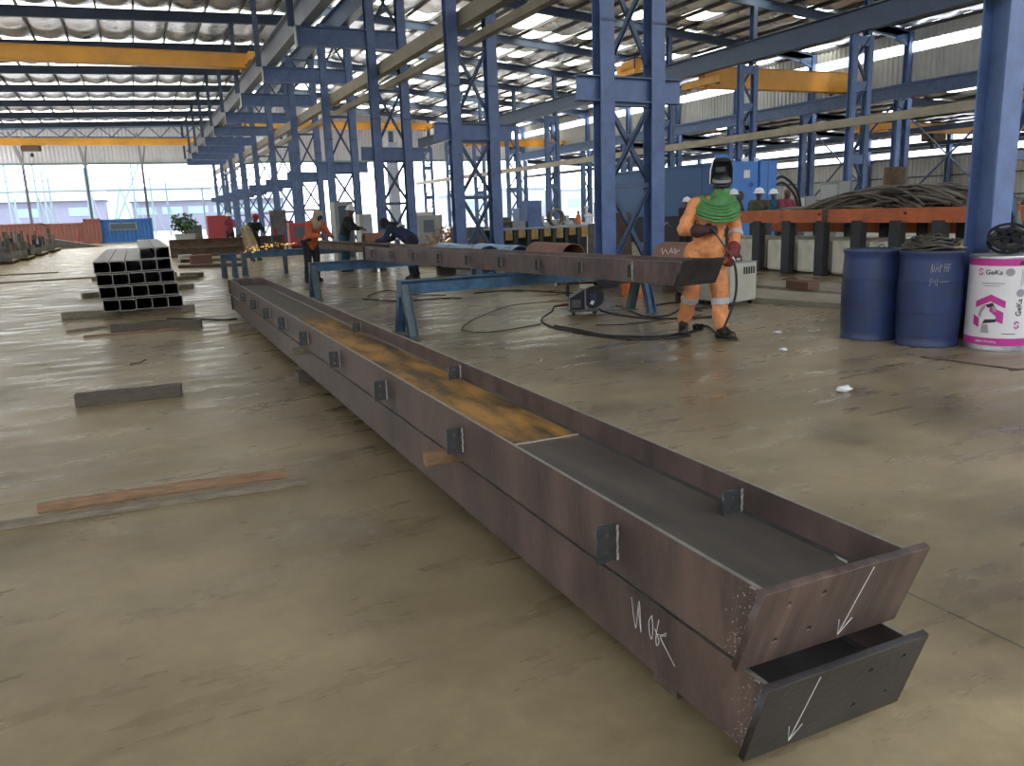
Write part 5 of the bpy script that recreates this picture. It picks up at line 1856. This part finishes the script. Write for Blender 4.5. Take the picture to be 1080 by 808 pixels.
pipe_along('pipe wrapped in bright blue sheeting behind the raised beam, left-hand one', q.x - .31, 15.5, 18.4, .29, .45, M['pipeblue'])
pipe('small brown pipe on a cradle between the black-clad and the navy-clad person', 5.3, 5.95, 20.5, .17, M['pipe'], z=.83)
pipe('dark brown pipe lying under the raised beam beside the power source', 7.2, 8.0, 9.75, .09, M['rust'], z=.09)

# ------------------------------------------------------------------ long workbench in the middle
bx0, bx1, by = 9.05, 12.4, 20.3
t = thing('workbench', 'long dark workbench with white top edge and ochre blocks, behind the near column', 'workbench', ((bx0 + bx1) / 2, by, 0))
part('top', MB().box(bx0, bx1, by, by + 1.2, .90, .955), M['palewhite'], t, bevel=.006)
part('rear_panel', MB().box(bx0, bx1, by + 1.1, by + 1.14, .05, .9), M['post'], t)
for i in range(9):
    x = bx0 + .08 + (bx1 - bx0 - .16) * i / 8
    part('leg', MB().box(x - .05, x + .05, by + .04, by + .14, 0, .9), M['post'], t, bevel=.004)
    part('support_block', MB().box(x + .06, x + .28, by - .01, by + .16, .62 + .06 * (i % 2), .9), M['ochre'], t, bevel=.02)
tops = [(545, 'grey_cab', 'steel box'), (562, 'blue', 'box'), (575, 'metal', 'valve'), (587, 'rust', 'coil'), (601, 'metal', 'vise'), (611, 'orange_case', 'bottle'), (622, 'helmet', 'bottle'), (533, 'scrap', 'motor')]
for px, mm, nm in tops:
    p = gy(px, 236, by + .45)
    x = min(max(p.x, bx0 + .2), bx1 - .2)
    y = by + .5
    z = .955
    if nm in ('steel box', 'box'):
        w, h = (.2, .16) if nm == 'steel box' else (.22, .7)
        t2 = thing('metal_box', f'{"grey" if nm == "steel box" else "tall blue"} metal box standing on the long workbench', 'box', (x, y, z))
        part('case', MB().box(x - w, x + w, y - .2, y + .2, z, z + h), M[mm], t2, bevel=.01)
        part('lid', MB().box(x - w - .01, x + w + .01, y - .21, y + .21, z + h, z + h + .02), M[mm], t2)
    elif nm == 'coil':
        t2 = thing('wire_coil', 'upright rusty coil of wire on the long workbench', 'coil', (x, y, z))
        for k in range(4):
            part('loop', MB().tube([V3(x + .22 * math.cos(a), y + .05 * k - .1, z + .235 + .22 * math.sin(a)) for a in [2 * PI * i / 24 for i in range(25)]], .028, 8), M['rust'] if k % 2 else M['cream'], t2, smooth=60)
    elif nm in ('valve', 'vise'):
        t2 = thing('bench_' + nm, f'grey bench {nm} on the long workbench', nm, (x, y, z))
        part('base', MB().box(x - .09, x + .09, y - .1, y + .1, z, z + .12), M['metal'], t2, bevel=.01)
        part('jaw', MB().box(x - .14, x - .03, y - .07, y + .07, z + .12, z + .28), M['metal'], t2, bevel=.01)
        part('screw', MB().tube([(x - .2, y, z + .19), (x + .16, y, z + .19)], .025, 8), M['scrap'], t2)
        part('handle', MB().tube([(x + .15, y - .12, z + .19), (x + .15, y + .12, z + .19)], .012, 6), M['scrap'], t2)
    elif nm == 'bottle':
        t2 = thing('bottle', f'{"orange" if mm == "orange_case" else "white"} bottle standing on the right end of the long workbench', 'bottle', (x, y, z))
        part('body', MB().lathe([(0, 0), (.075, 0), (.08, .01), (.08, .22), (.06, .27), (.03, .30), (.03, .34), (0, .34)], 18, (x, y, z)), M[mm], t2, smooth=40)
        part('cap', MB().lathe([(0, .34), (.035, .34), (.035, .39), (0, .39)], 14, (x, y, z)), M['black_plastic'], t2, smooth=40)
    else:
        t2 = thing('electric_motor', 'dark electric motor on the left end of the long workbench', 'motor', (x, y, z))
        part('housing', MB().tube([(x - .18, y, z + .17), (x + .14, y, z + .17)], .13, 16), M[mm], t2, smooth=40)
        part('shaft', MB().tube([(x + .14, y, z + .17), (x + .26, y, z + .17)], .03, 8), M['metal'], t2)
        part('foot', MB().box(x - .15, x + .1, y - .12, y + .12, z, z + .06), M[mm], t2)
# gas bottles and a brown plate standing in the near column
q = gy(668, 300, 13.3)
solo('steel_sheet', MB().obox((8.45, 13.35, .66), (.62, .03, 1.32), Euler((math.radians(-4), 0, .15)).to_matrix()), M['rust'], 'brown steel sheet standing upright inside the near twin-leg column', 'steel sheet', (8.4, 13.35, 0))
t = thing('gas_manifold', 'white valve manifold on pipes, seen between the legs of the near column', 'manifold', (10.2, 17.0, 0))
part('stand', MB().box(10.0, 10.5, 16.9, 17.2, 0, 1.05), M['scrap'], t, bevel=.01)
part('pipe', MB().tube([(9.8, 17, 1.25), (10.6, 17, 1.25)], .035, 8), M['helmet'], t, smooth=60)
for i in range(4):
    part('valve', MB().tube([(9.85 + .22 * i, 17, 1.1), (9.85 + .22 * i, 17, 1.42 + .08 * (i % 2))], .028, 8).ell((9.85 + .22 * i, 17, 1.45 + .08 * (i % 2)), (.06, .06, .03), 10, 6), M['helmet'], t, smooth=60)

# ------------------------------------------------------------------ big blue machine
MX, MY0 = 18.0, 21.4
t = thing('press_brake', 'huge blue machine with darker side panel and bright blue cabinets, behind the orange table', 'machine', (19, 25, 0))
part('side_panel', MB().box(MX, MX + 1.6, MY0 + .25, 28.8, 1.0, 2.72), M['mach_dark'], t, bevel=.02)
for y in (23.1, 25.6):
    part('panel_seam', MB().box(MX - .006, MX + .01, y - .012, y + .012, 1.0, 2.72), M['mach_base'], t)
part('machine_bed', MB().box(MX + .25, MX + 1.6, MY0 + .25, 28.8, 0, 1.0), M['mach_base'], t)
part('top_rail', MB().box(MX - .04, MX + 1.64, MY0 + .2, 28.85, 2.70, 2.78), M['mach_dark'], t, bevel=.01)
cab = part('cabinet', MB().box(MX - .02, MX + .98, MY0, MY0 + .25, .3, 2.73), M['mach_blue'], t, bevel=.015)
cab2 = part('cabinet', MB().box(MX + 1.02, MX + 1.75, MY0 - .06, MY0 + .25, .3, 2.74), M['mach_blue'], t, bevel=.015)
part('label_sheet', MB().box(MX + .38, MX + .62, MY0 - .012, MY0, 2.2, 2.45), M['paper'], cab)
part('porthole', MB().lathe([(0, 0), (.16, 0), (.16, .03), (.1, .05), (0, .05)], 26, (MX + .22, MY0, 1.62), Matrix.Rotation(PI / 2, 3, 'X')), M['black_plastic'], cab, smooth=40)
part('door_handle', MB().tube([(MX + .72, MY0 - .02, 1.98 + .06 * math.sin(a)) if 0 else (MX + .68 + .06 * math.cos(a), MY0 - .02, 1.98 + .06 * math.sin(a)) for a in [2 * PI * i / 14 for i in range(15)]], .01, 6), M['mach_dark'], cab)
part('panel_seam', MB().box(MX + 1.34, MX + 1.36, MY0 - .066, MY0 - .05, .4, 2.7), M['mach_dark'], cab2)
part('work_lamp', MB().box(MX + .42, MX + .60, MY0 + .05, MY0 + .2, 2.73, 2.86), M['helmet'], t, bevel=.01)
part('work_lamp', MB().box(MX + .95, MX + 1.05, MY0 + .05, MY0 + .2, 2.73, 2.86), M['helmet'], t, bevel=.01)
part('tool_hooks', MB().tube([(MX + .2, 25, .55), (MX - .1, 25.0, .8), (MX - .15, 25.2, .6)], .03, 6).tube([(MX + .2, 26, .5), (MX - .1, 26.0, .75), (MX - .15, 26.3, .4)], .03, 6), M['metal'], t)
for i in range(2):
    pts = [V3(MX + 1.7, MY0 - .02, 1.95 + .18 * i), V3(MX + 2.0, MY0 - .1, 2.0 + .2 * i), V3(MX + 2.45 + .1 * i, MY0 - .15, 1.6 + .15 * i), V3(MX + 2.7 + .1 * i, MY0 - .15, 1.0)]
    solo('hydraulic_hose', MB().tube(spline(pts, 8), .045, 8), M['rubber'], f'thick black hose arching out of the bright blue cabinets, {"lower" if i == 0 else "upper"} of two', 'hose', None, 'hoses of the blue machine', smooth=60)
q = gx(762, 160, 24)
solo('blue_duct', MB().tube([(24, q.y, 0), (24, q.y, 3.5)], .34, 20), M['mach_blue'], 'bright blue upright duct rising behind the top of the blue machine', 'duct', smooth=40)
q = gx(845, 222, 22)
t = thing('control_cabinet', 'grey control cabinet with a white door left of the laced column, behind the orange table', 'cabinet', (22, q.y, 0))
part('case', MB().box(22, 22.5, q.y - .2, q.y + .35, 0, 1.55), M['grey_cab'], t, bevel=.01)
part('door', MB().box(21.98, 22.0, q.y - .15, q.y + .1, .9, 1.5), M['helmet'], t)
q = gx(874, 210, 24)
t = thing('control_cabinet', 'grey metal cabinet standing at the foot of the laced column behind the scrap heap', 'cabinet', (24, q.y, 0))
part('case', MB().box(24, 24.6, q.y - .45, q.y + .45, 0, 2.05), M['grey_cab'], t, bevel=.01)
part('door', MB().box(23.98, 24.0, q.y - .4, q.y + .4, .2, 1.95), M['clad'], t, bevel=.004)
q = gx(944, 180, 36)
solo('vent_stack', MB().tube([(36, q.y, 0), (36, q.y, 2.9)], .55, 18).tube([(36, q.y, 1.6), (36, q.y, 1.7)], .7, 18), M['rust'], 'dark round vessel between the laced and stepped columns on the right', 'vessel', smooth=40)
# ------------------------------------------------------------------ far left: shipping containers
def container(label, xa, xb, y, h, mt, window=False):
    t = thing('shipping_container', label, 'container', ((xa + xb) / 2, y, 0), 'shipping containers at the open end')
    n = max(4, int((xb - xa) / .28))
    prof = []
    for i in range(n):
        x = xa + (xb - xa) * i / n
        w = (xb - xa) / n
        prof += [(x, 0), (x + w * .35, 0), (x + w * .5, .05), (x + w * .85, .05)]
    prof.append((xb, 0))
    vs = []
    for x, o in prof:
        vs += [(x, y + o, .08), (x, y + o, h - .1)]
    mb = MB().add(vs, [(2 * i, 2 * i + 2, 2 * i + 3, 2 * i + 1) for i in range(len(prof) - 1)])
    part('wall_sheet', mb, mt, t)
    part('body', MB().box(xa, xb, y + .06, y + 2.4, .05, h - .05), mt, t)
    f = MB()
    f.box(xa - .04, xb + .04, y - .04, y + .08, h - .14, h).box(xa - .04, xb + .04, y - .04, y + .08, 0, .12)
    f.box(xa - .04, xa + .1, y - .04, y + .08, 0, h).box(xb - .1, xb + .04, y - .04, y + .08, 0, h)
    part('frame', f, mt, t)
    if window:
        xm = xa + (xb - xa) * .42
        w = part('window', MB().box(xm - 1.0, xm + 1.05, y - .03, y + .05, h * .52, h * .84), M['palewhite'], t)
        part('pane', MB().box(xm - .9, xm + .95, y - .05, y - .03, h * .56, h * .8), M['glassdark'], w)
    return t


CY = 74.0
xs_ = [gy(px, 250, CY).x for px in (-60, 48, 91, 108, 162)]
container('haze-paled red shipping container at the open end, leftmost behind the scrap pallets', xs_[0], xs_[1] - .1, CY, 1.75, M['cont_red'])
container('haze-paled red shipping container in the middle at the open end, next to a short one', xs_[1], xs_[2] - .05, CY - .2, 1.68, M['cont_red'])
container('short red container end touching the blue container', xs_[2], xs_[3] - .05, CY - .6, 1.95, M['cont_red'])
container('blue container cabin with a wide window at the open end', xs_[3], xs_[4], CY - .3, 1.85, M['cont_blue'], True)

# pallets of steel fittings on the left
def scrap_pallet(label, x, y, lx, ly, seed):
    t = thing('scrap_pallet', label, 'pallet', (x, y, 0), 'pallets of steel offcuts on the far left')
    r = random.Random(seed)
    for s in (-.4, 0, .4):
        part('runner', MB().box(x - lx / 2, x + lx / 2, y + s * ly - .06, y + s * ly + .06, 0, .12), M['timber'], t)
    mb = MB()
    for i in range(7):
        mb.box(x - lx / 2 + lx * i / 7 + .02, x - lx / 2 + lx * (i + 1) / 7 - .02, y - ly / 2, y + ly / 2, .12, .16)
    part('deck', mb, M['timber_grey'], t)
    part('side_board', MB().box(x - lx / 2, x + lx / 2, y - ly / 2 - .02, y - ly / 2 + .02, .16, .46), M['scrap'], t)
    for i in range(20):
        h = r.uniform(.2, .75) if i % 3 else r.uniform(.8, 1.25)
        w = r.uniform(.08, .3) if i % 3 else .07
        px, py = x + r.uniform(-.45, .45) * lx, y + r.uniform(-.42, .42) * ly
        part('offcut', MB().obox((px, py, .16 + h / 2), (w, r.uniform(.05, .3), h), Euler((0, 0, r.uniform(0, 3))).to_matrix()), M[r.choice(['scrap', 'scrap', 'rust', 'black_steel'])], t)
    return t


for i, (px, py, lab) in enumerate(((6, 279, 'pallet heaped with dark steel offcuts at the left edge, nearest of the row'), (24, 275, 'pallet heaped with steel offcuts on the far left, second of the row'),
                                   (40, 270, 'pallet heaped with steel offcuts on the far left, third of the row'), (54, 266, 'pallet of steel offcuts on the far left, last of the row before a ramp'))):
    q = gz(px, py)
    scrap_pallet(lab, q.x - .8, q.y + .8, 2.2, 2.2 + i * .8, 40 + i)
q = gz(62, 265)
solo('steel_ramp', MB().prism([(0, 0), (3.4, 0), (0, .75)], (q.x - 1.2, q.y + 6.4, 0), (q.x - 1.2, q.y + 7.4, 0), (0, 0, 1)), M['scrap'], 'sloping grey steel plate at the end of the pallet row on the far left', 'ramp')
q = gz(73, 260)
solo('pallet_jack', MB().box(q.x - .9, q.x + .7, q.y, q.y + .6, 0, .28).tube([(q.x + .6, q.y + .3, .28), (q.x + .8, q.y + .3, 1.1)], .05, 8), M['redpaint'], 'low reddish trolley on the bright floor beyond the pallet row', 'trolley')
# long joint sleepers on the left floor
plank('long flat timber strip across the pale floor on the far left, nearer of two', gz(-20, 300.5), gz(100, 293), .16, .03, M['timber_grey'], seed=51)
plank('second flat timber strip across the pale floor on the far left, farther away', gz(-20, 292), gz(60, 288), .16, .03, M['timber_grey'], seed=52)
for i, (pa, pb, h, lab) in enumerate((((112, 276), (160, 275), .12, 'timber bearer on the pale floor right behind the black channel stack'), ((135, 270), (168, 269), .2, 'stack of dull battens far behind the black channel stack'),
                                      ((190, 293), (210, 292.5), .12, 'short grey timber right of the black channel stack'), ((188, 283), (255, 281), .1, 'brown steel flat on the floor right of the channel stack, nearer'),
                                      ((188, 277), (255, 275), .1, 'brown steel flat on the floor right of the channel stack, farther'))):
    plank(lab, gz(*pa), gz(*pb), .25, h, M['timber_grey'] if i < 3 else M['rust'], seed=60 + i)
# long dark beams on the floor to the right of the stack
a, b = gz(186, 272), gz(262, 274)
for i, (dz, dy, lab) in enumerate(((0, 0, 'long dark rusty beam lying across the floor behind the third trestle, lower'), (.36, .15, 'long dark rusty beam lying on another beam far behind the third trestle'))):
    solo('rusty_beam', MB().prism(I_prof(.36, .3, .02, .03), (a.x - .2, a.y + dy, .19 + dz), (b.x + 2.2, a.y + dy + .3, .19 + dz)), M['rust'], lab, 'steel beam', None, 'rusty beams far behind the third trestle')
q = gz(213, 279)
solo('brown_box', MB().box(q.x - .35, q.x + .35, q.y, q.y + .4, 0, .32), M['brick'], 'brown box on the floor between the channel stack and the third trestle', 'box', bevel=.01)
q = gz(197, 277)
solo('small_white_frame', MB().box(q.x - .25, q.x + .2, q.y, q.y + .3, .2, .28).box(q.x + .14, q.x + .2, q.y, q.y + .3, 0, .2).box(q.x - .25, q.x - .19, q.y, q.y + .3, 0, .2), M['metal'], 'small pale metal frame standing right behind the channel stack', 'frame')
# red machine, green plant, shelter cloth, far clutter
q = gy(232, 255, 44)
t = thing('red_machine', 'red upright machine cabinet far down the crane row', 'machine', (q.x, 44, 0))
part('case', MB().box(q.x - .5, q.x + .5, 44, 44.8, 0, 1.7), M['redpaint'], t, bevel=.03)
part('door', MB().box(q.x - .4, q.x + .35, 43.96, 44, .3, 1.5), M['redpaint'], t, bevel=.01)
part('foot', MB().box(q.x - .55, q.x + .55, 43.95, 44.85, 0, .15), M['black_steel'], t)
q = gy(195, 245, 56)
t = thing('green_shrub', 'dark green leafy shrub in a pale planter far off, left of the red machine', 'shrub', (q.x, 56, 0))
part('planter', MB().lathe([(0, 0), (.5, 0), (.65, .7), (.6, .7), (.5, .6), (0, .6)], 20, (q.x, 56, 0)), M['palewhite'], t, smooth=40)
mb = MB()
rr = random.Random(3)
for i in range(220):
    d = Vector((rr.gauss(0, 1), rr.gauss(0, 1), rr.gauss(0, 1))).normalized() * rr.uniform(.3, .85)
    c = V3(q.x, 56, 1.35) + Vector((d.x, d.y, d.z * .8))
    u = Vector((rr.gauss(0, 1), rr.gauss(0, 1), rr.gauss(0, 1))).normalized() * .16
    v = u.orthogonal().normalized() * .09
    mb.add([c - u, c + v, c + u, c - v], [(0, 1, 2, 3)])
part('foliage', mb, M['leaf'], t)
part('stem', MB().tube([(q.x, 56, .6), (q.x, 56, 1.3)], .06, 8), M['timber'], t)
q = gy(265, 258, 28.6)
mb = MB()
vs, fs = [], []
for i in range(9):
    for j in range(7):
        s, u = i / 8, j / 6
        vs.append((q.x - .22 + (.46 - .14 * u) * s - .10 * (u - .5), 28.6 + .06 * math.sin(s * 9) + .15 * u, .35 + .92 * u * (1 - .12 * (2 * s - 1) ** 2)))
fs = [(i * 7 + j, (i + 1) * 7 + j, (i + 1) * 7 + j + 1, i * 7 + j + 1) for i in range(8) for j in range(6)]
solo('draped_cloth', MB().add(vs, fs), M['beigecloth'], 'beige cloth hanging over a stand in front of the person in a red hard hat', 'cloth', (q.x, 28.6, 0), smooth=180)
bpy.data.objects[-1 if False else 'draped_cloth'].modifiers.new('thick', 'SOLIDIFY').thickness = .02
part('stand', MB().tube([(q.x - .22, 28.8, 0), (q.x - .22, 28.8, 1.15), (q.x + .05, 28.8, 1.15), (q.x + .05, 28.8, 0)], .03, 8), M['rust'], bpy.data.objects['draped_cloth'])

# cabinets and panels between the columns
for px0, px1, yt, Y, lab, mt in ((352, 372, 213, 24.5, 'tall pale cabinet with a dark door behind the person in black', 'grey_cab'), (379, 392, 226, 25.5, 'grey cabinet beside the pale tall one, among the columns', 'clad'),
                                 (284, 301, 222, 36, 'square grey board hung between two far columns', 'scrap')):
    a, b = gy(px0, yt, Y), gy(px1, yt, Y)
    if 'board' in lab:
        t = thing('control_board', lab, 'board', (a.x, Y, 0))
        part('board', MB().box(a.x, b.x, Y, Y + .08, a.z - .75, a.z), M[mt], t)
        part('post', MB().box(a.x, a.x + .08, Y + .08, Y + .16, 0, a.z), M['blue2'], t)
        part('post', MB().box(b.x - .08, b.x, Y + .08, Y + .16, 0, a.z), M['blue2'], t)
    else:
        t = thing('steel_cabinet', lab, 'cabinet', (a.x, Y, 0))
        part('case', MB().box(a.x, b.x, Y, Y + .5, 0, a.z), M[mt], t, bevel=.01)
        part('door', MB().box(a.x + .12, b.x - .06, Y - .012, Y, .2, a.z - .12), M['glassdark'] if mt == 'grey_cab' else M['cladlight'], t)
a, b = gy(407, 150, 30), gy(418, 240, 30)
t = thing('wrapped_post', 'tall post wrapped in speckled white sheeting between the twin-leg columns', 'post', (a.x, 30, 0))
part('sheeting', MB().box(a.x + .05, a.x + .42, 30, 30.3, .5, a.z), M['lattice_panel'], t)
part('post', MB().box(a.x + .15, a.x + .32, 30.08, 30.22, 0, a.z + .4), M['blue2'], t)
# heap of bright swarf and sparks
mb = MB()
rs = random.Random(21)
q = gz(478, 262)
hx, hy = 8.2, 22.4
for i in range(420):
    d = rs.random()
    x, y = min(hx + .7, hx + rs.gauss(0, .6)), hy + rs.gauss(0, .6)
    z = max(.02, .98 * math.exp(-((x - hx) / .95) ** 2) * math.exp(-((y - hy) / .9) ** 2) * rs.random() ** .5)
    u = Vector((rs.gauss(0, 1), rs.gauss(0, 1), rs.gauss(0, .6))).normalized() * rs.uniform(.05, .16)
    mb.tube([V3(x, y, z + .02) - u * .5 + V3(0, 0, .08), V3(x, y, z + .02) + u * .5 + V3(0, 0, .08)], rs.uniform(.008, .03), 5)
mb.ell((hx - .2, hy, .02), (.8, .8, .62), 20, 12)
mb.v = [V3(v.x, v.y, max(v.z, .004)) for v in mb.v]
M['swarf'] = mat('copper_brown_swarf', (.38, .21, .11), .45, .5, .5, 8.0)
solo('swarf_heap', mb, M['swarf'], 'coppery heap of swarf and offcuts between navy-clad person and second near column', 'scrap heap', (hx, hy, 0), kind='stuff')
sp_ = gz(318, 291)
k = 18.3 / sp_.y
sx, sy, sz = sp_.x * k, 18.3, .86
mb = MB()
for i in range(90):
    d = rs.random() ** .7
    c = V3(sx - d * 1.15 + rs.gauss(0, .03), sy + rs.gauss(0, .1), sz + .04 - .12 * d * d + rs.gauss(0, .05) * d)
    s = rs.uniform(.0025, .006)
    mb.add([c + V3(s, 0, 0), c + V3(-s, 0, 0), c + V3(0, s, 0), c + V3(0, -s, 0), c + V3(0, 0, s), c + V3(0, 0, -s)],
           [(0, 2, 4), (2, 1, 4), (1, 3, 4), (3, 0, 4), (2, 0, 5), (1, 2, 5), (3, 1, 5), (0, 3, 5)])
solo('grinding_sparks', mb, M['spark'], 'orange sparks flying left from the grinder of the person in red-orange', 'sparks', (sx, sy, sz), kind='stuff')
t = thing('angle_grinder', 'small grinder held by the person in the red-orange coverall', 'grinder', (sx + .1, sy, sz + .05))
part('body', MB().tube([(sx + .28, sy, sz + .10), (sx + .03, sy, sz + .06)], .035, 10), M['black_plastic'], t, smooth=40)
part('disc', MB().lathe([(0, -.004), (.06, -.004), (.06, .004), (0, .004)], 18, (sx, sy, sz + .04)), M['rust'], t)
# work piece on the second and third trestles, dark plates
solo('flat_workpiece', MB().prism(I_prof(.2, .24, .012, .016), (4.9, 14.5, .76), (4.25, 22.5, .735)), M['rust'], 'dark steel work piece lying across the trestles before the bending persons', 'steel beam')

# sideboards of clutter around the second column row
rs = random.Random(33)
for i, (px, Y, h, mm, nm, lab) in enumerate(((600, 30, 1.0, 'grey_cab', 'machine_box', 'grey machine box behind the long workbench, right of its coil'), (500, 24, .95, 'scrap', 'machine_box', 'dark machine box seen between the legs of the second near column'),
                                             (455, 34, 1.35, 'grey_cab', 'machine_box', 'pale box-shaped machine left of the second near column'), (446, 36, 1.5, 'clad', 'machine_box', 'tall grey crate left of the second near column, behind the swarf'),
                                             (560, 33, 1.5, 'blue', 'machine_box', 'blue machine box behind the workbench, below the bright openings'), (205, 60, 1.2, 'scrap', 'machine_box', 'far grey box beside the green shrub'),
                                             (300, 45, 1.3, 'maroon', 'machine_box', 'dark red box far behind the grey hung board'), (318, 40, 1.2, 'redpaint', 'machine_box', 'dark red cabinet left of the person in red-orange'))):
    q = gy(px, 250, Y)
    t = thing(nm, lab, 'machine', (q.x, Y, 0))
    w = .55
    part('case', MB().box(q.x - w, q.x + w, Y, Y + .7, .1, h), M[mm], t, bevel=.02)
    part('plinth', MB().box(q.x - w + .05, q.x + w - .05, Y + .05, Y + .65, 0, .1), M['black_steel'], t)
    part('panel', MB().box(q.x - w * .6, q.x + w * .3, Y - .015, Y, h * .45, h * .85), M['glassdark'], t)

# ------------------------------------------------------------------ the yard beyond the open end
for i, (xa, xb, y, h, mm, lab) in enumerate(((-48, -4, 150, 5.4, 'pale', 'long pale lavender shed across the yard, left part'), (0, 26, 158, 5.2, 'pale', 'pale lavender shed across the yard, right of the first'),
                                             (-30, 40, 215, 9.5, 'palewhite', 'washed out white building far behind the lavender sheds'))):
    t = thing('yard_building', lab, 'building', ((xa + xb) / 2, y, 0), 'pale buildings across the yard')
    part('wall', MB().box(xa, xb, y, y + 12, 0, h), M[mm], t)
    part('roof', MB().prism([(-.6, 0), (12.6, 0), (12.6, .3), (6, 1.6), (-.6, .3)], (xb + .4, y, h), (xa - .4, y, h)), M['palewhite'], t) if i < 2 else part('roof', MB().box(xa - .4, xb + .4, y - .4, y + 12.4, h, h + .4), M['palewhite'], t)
    n = 6
    for j in range(n):
        xm = xa + (xb - xa) * (j + .5) / n
        part('window', MB().box(xm - 1.7, xm + 1.7, y - .05, y, h * .55, h * .8), M['palewhite'] if i == 2 else M['palecyan'], t)
for i, (px, Y, h) in enumerate(((14, 100, 8.3), (20, 104, 4.6), (44, 100, 9.0), (52, 104, 7.6), (58, 98, 6.5), (97, 100, 7.5), (101, 106, 9.0), (146, 100, 8.0), (164, 102, 6.5), (180, 98, 6.0))):
    q = gy(px, 240, Y)
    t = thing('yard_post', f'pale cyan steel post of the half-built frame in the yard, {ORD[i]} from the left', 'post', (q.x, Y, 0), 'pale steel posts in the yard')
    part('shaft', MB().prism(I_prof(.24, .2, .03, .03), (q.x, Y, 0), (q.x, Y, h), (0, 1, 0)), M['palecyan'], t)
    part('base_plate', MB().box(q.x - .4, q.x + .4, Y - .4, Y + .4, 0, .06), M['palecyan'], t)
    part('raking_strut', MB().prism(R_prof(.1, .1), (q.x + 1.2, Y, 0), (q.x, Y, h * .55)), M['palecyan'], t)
q0_, q1_ = gy(120, 236, 112), gy(147, 170, 112)
t = thing('yard_crane', 'pale lattice crane jib leaning over the yard', 'crane', (q0_.x, 112, 0))
part('jib', MB().tube([(q0_.x, 112, .8), (q1_.x, 112, q1_.z)], .14, 8), M['palecyan'], t)
part('mast', MB().tube([(q0_.x, 112, .8), (q0_.x + 1.2, 112, 6)], .12, 8).tube([(q0_.x + 2.4, 112, .8), (q0_.x + 1.2, 112, 6)], .12, 8), M['palecyan'], t)
part('cab', MB().box(q0_.x - 1, q0_.x + 3, 111, 113.5, 0, 1.6), M['palewhite'], t)
for i, z in enumerate((5.9, 4.9)):
    yp = solo('yard_pipeline', MB().tube([(-40, 93 + i, z), (8, 93 + i, z)], .05 if i == 0 else .1, 8), M['palecyan'], f'thin pale pipe crossing the bright opening, {"upper" if i == 0 else "lower"} of two', 'pipe', None, 'pale pipes across the opening')
    for x in (-30, -16, 7):
        part('support', MB().tube([(x, 93 + i, -.02), (x, 93 + i, z)], .05, 6), M['palecyan'], yp)
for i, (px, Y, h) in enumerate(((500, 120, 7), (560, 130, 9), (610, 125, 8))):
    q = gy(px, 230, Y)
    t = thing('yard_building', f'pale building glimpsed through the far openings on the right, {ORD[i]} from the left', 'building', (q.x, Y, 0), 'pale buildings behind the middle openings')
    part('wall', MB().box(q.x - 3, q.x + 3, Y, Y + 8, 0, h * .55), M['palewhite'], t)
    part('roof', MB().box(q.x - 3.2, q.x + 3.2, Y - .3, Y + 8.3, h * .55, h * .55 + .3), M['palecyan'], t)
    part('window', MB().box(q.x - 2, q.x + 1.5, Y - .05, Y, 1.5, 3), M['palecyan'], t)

# ------------------------------------------------------------------ daylight
w = bpy.data.worlds.new('overcast_day')
SC.world = w
w.use_nodes = True
nt = w.node_tree
bg = nt.nodes['Background']
tc = nd(nt, 'ShaderNodeTexCoord')
sx_ = nd(nt, 'ShaderNodeSeparateXYZ')
nt.links.new(tc.outputs['Generated'], sx_.inputs[0])
rp = nd(nt, 'ShaderNodeValToRGB')
e = rp.color_ramp.elements
e[0].position, e[0].color = 0.0, (1.0, .985, .95, 1)
e[1].position, e[1].color = .55, (.78, .87, 1.0, 1)
nt.links.new(sx_.outputs['Z'], rp.inputs['Fac'])
nt.links.new(rp.outputs['Color'], bg.inputs['Color'])
bg.inputs['Strength'].default_value = 9.0
sun_d = bpy.data.lights.new('sun', 'SUN')
sun_d.energy = 6.0
sun_d.angle = math.radians(12)
sun_d.color = (1, .95, .86)
sun = bpy.data.objects.new('sun', sun_d)
COL.objects.link(sun)
sun.rotation_euler = Euler((math.radians(28), math.radians(18), 0))

# ------------------------------------------------------------------ finish
for o in bpy.data.objects:
    if o.parent is None and o.type in ('MESH', 'EMPTY') and 'label' in o and 'kind' not in o:
        o['kind'] = 'thing'
vs_ = SC.view_settings
vs_.view_transform = 'Standard'
vs_.look = 'None'
vs_.gamma = 1
vs_.use_curve_mapping = False
vs_.exposure = -0.64
SC.cycles.max_bounces = 8
SC.cycles.diffuse_bounces = 5
SC.cycles.glossy_bounces = 4
SC.cycles.transparent_max_bounces = 12
SC.cycles.sample_clamp_indirect = 12
SC.cycles.use_denoising = True
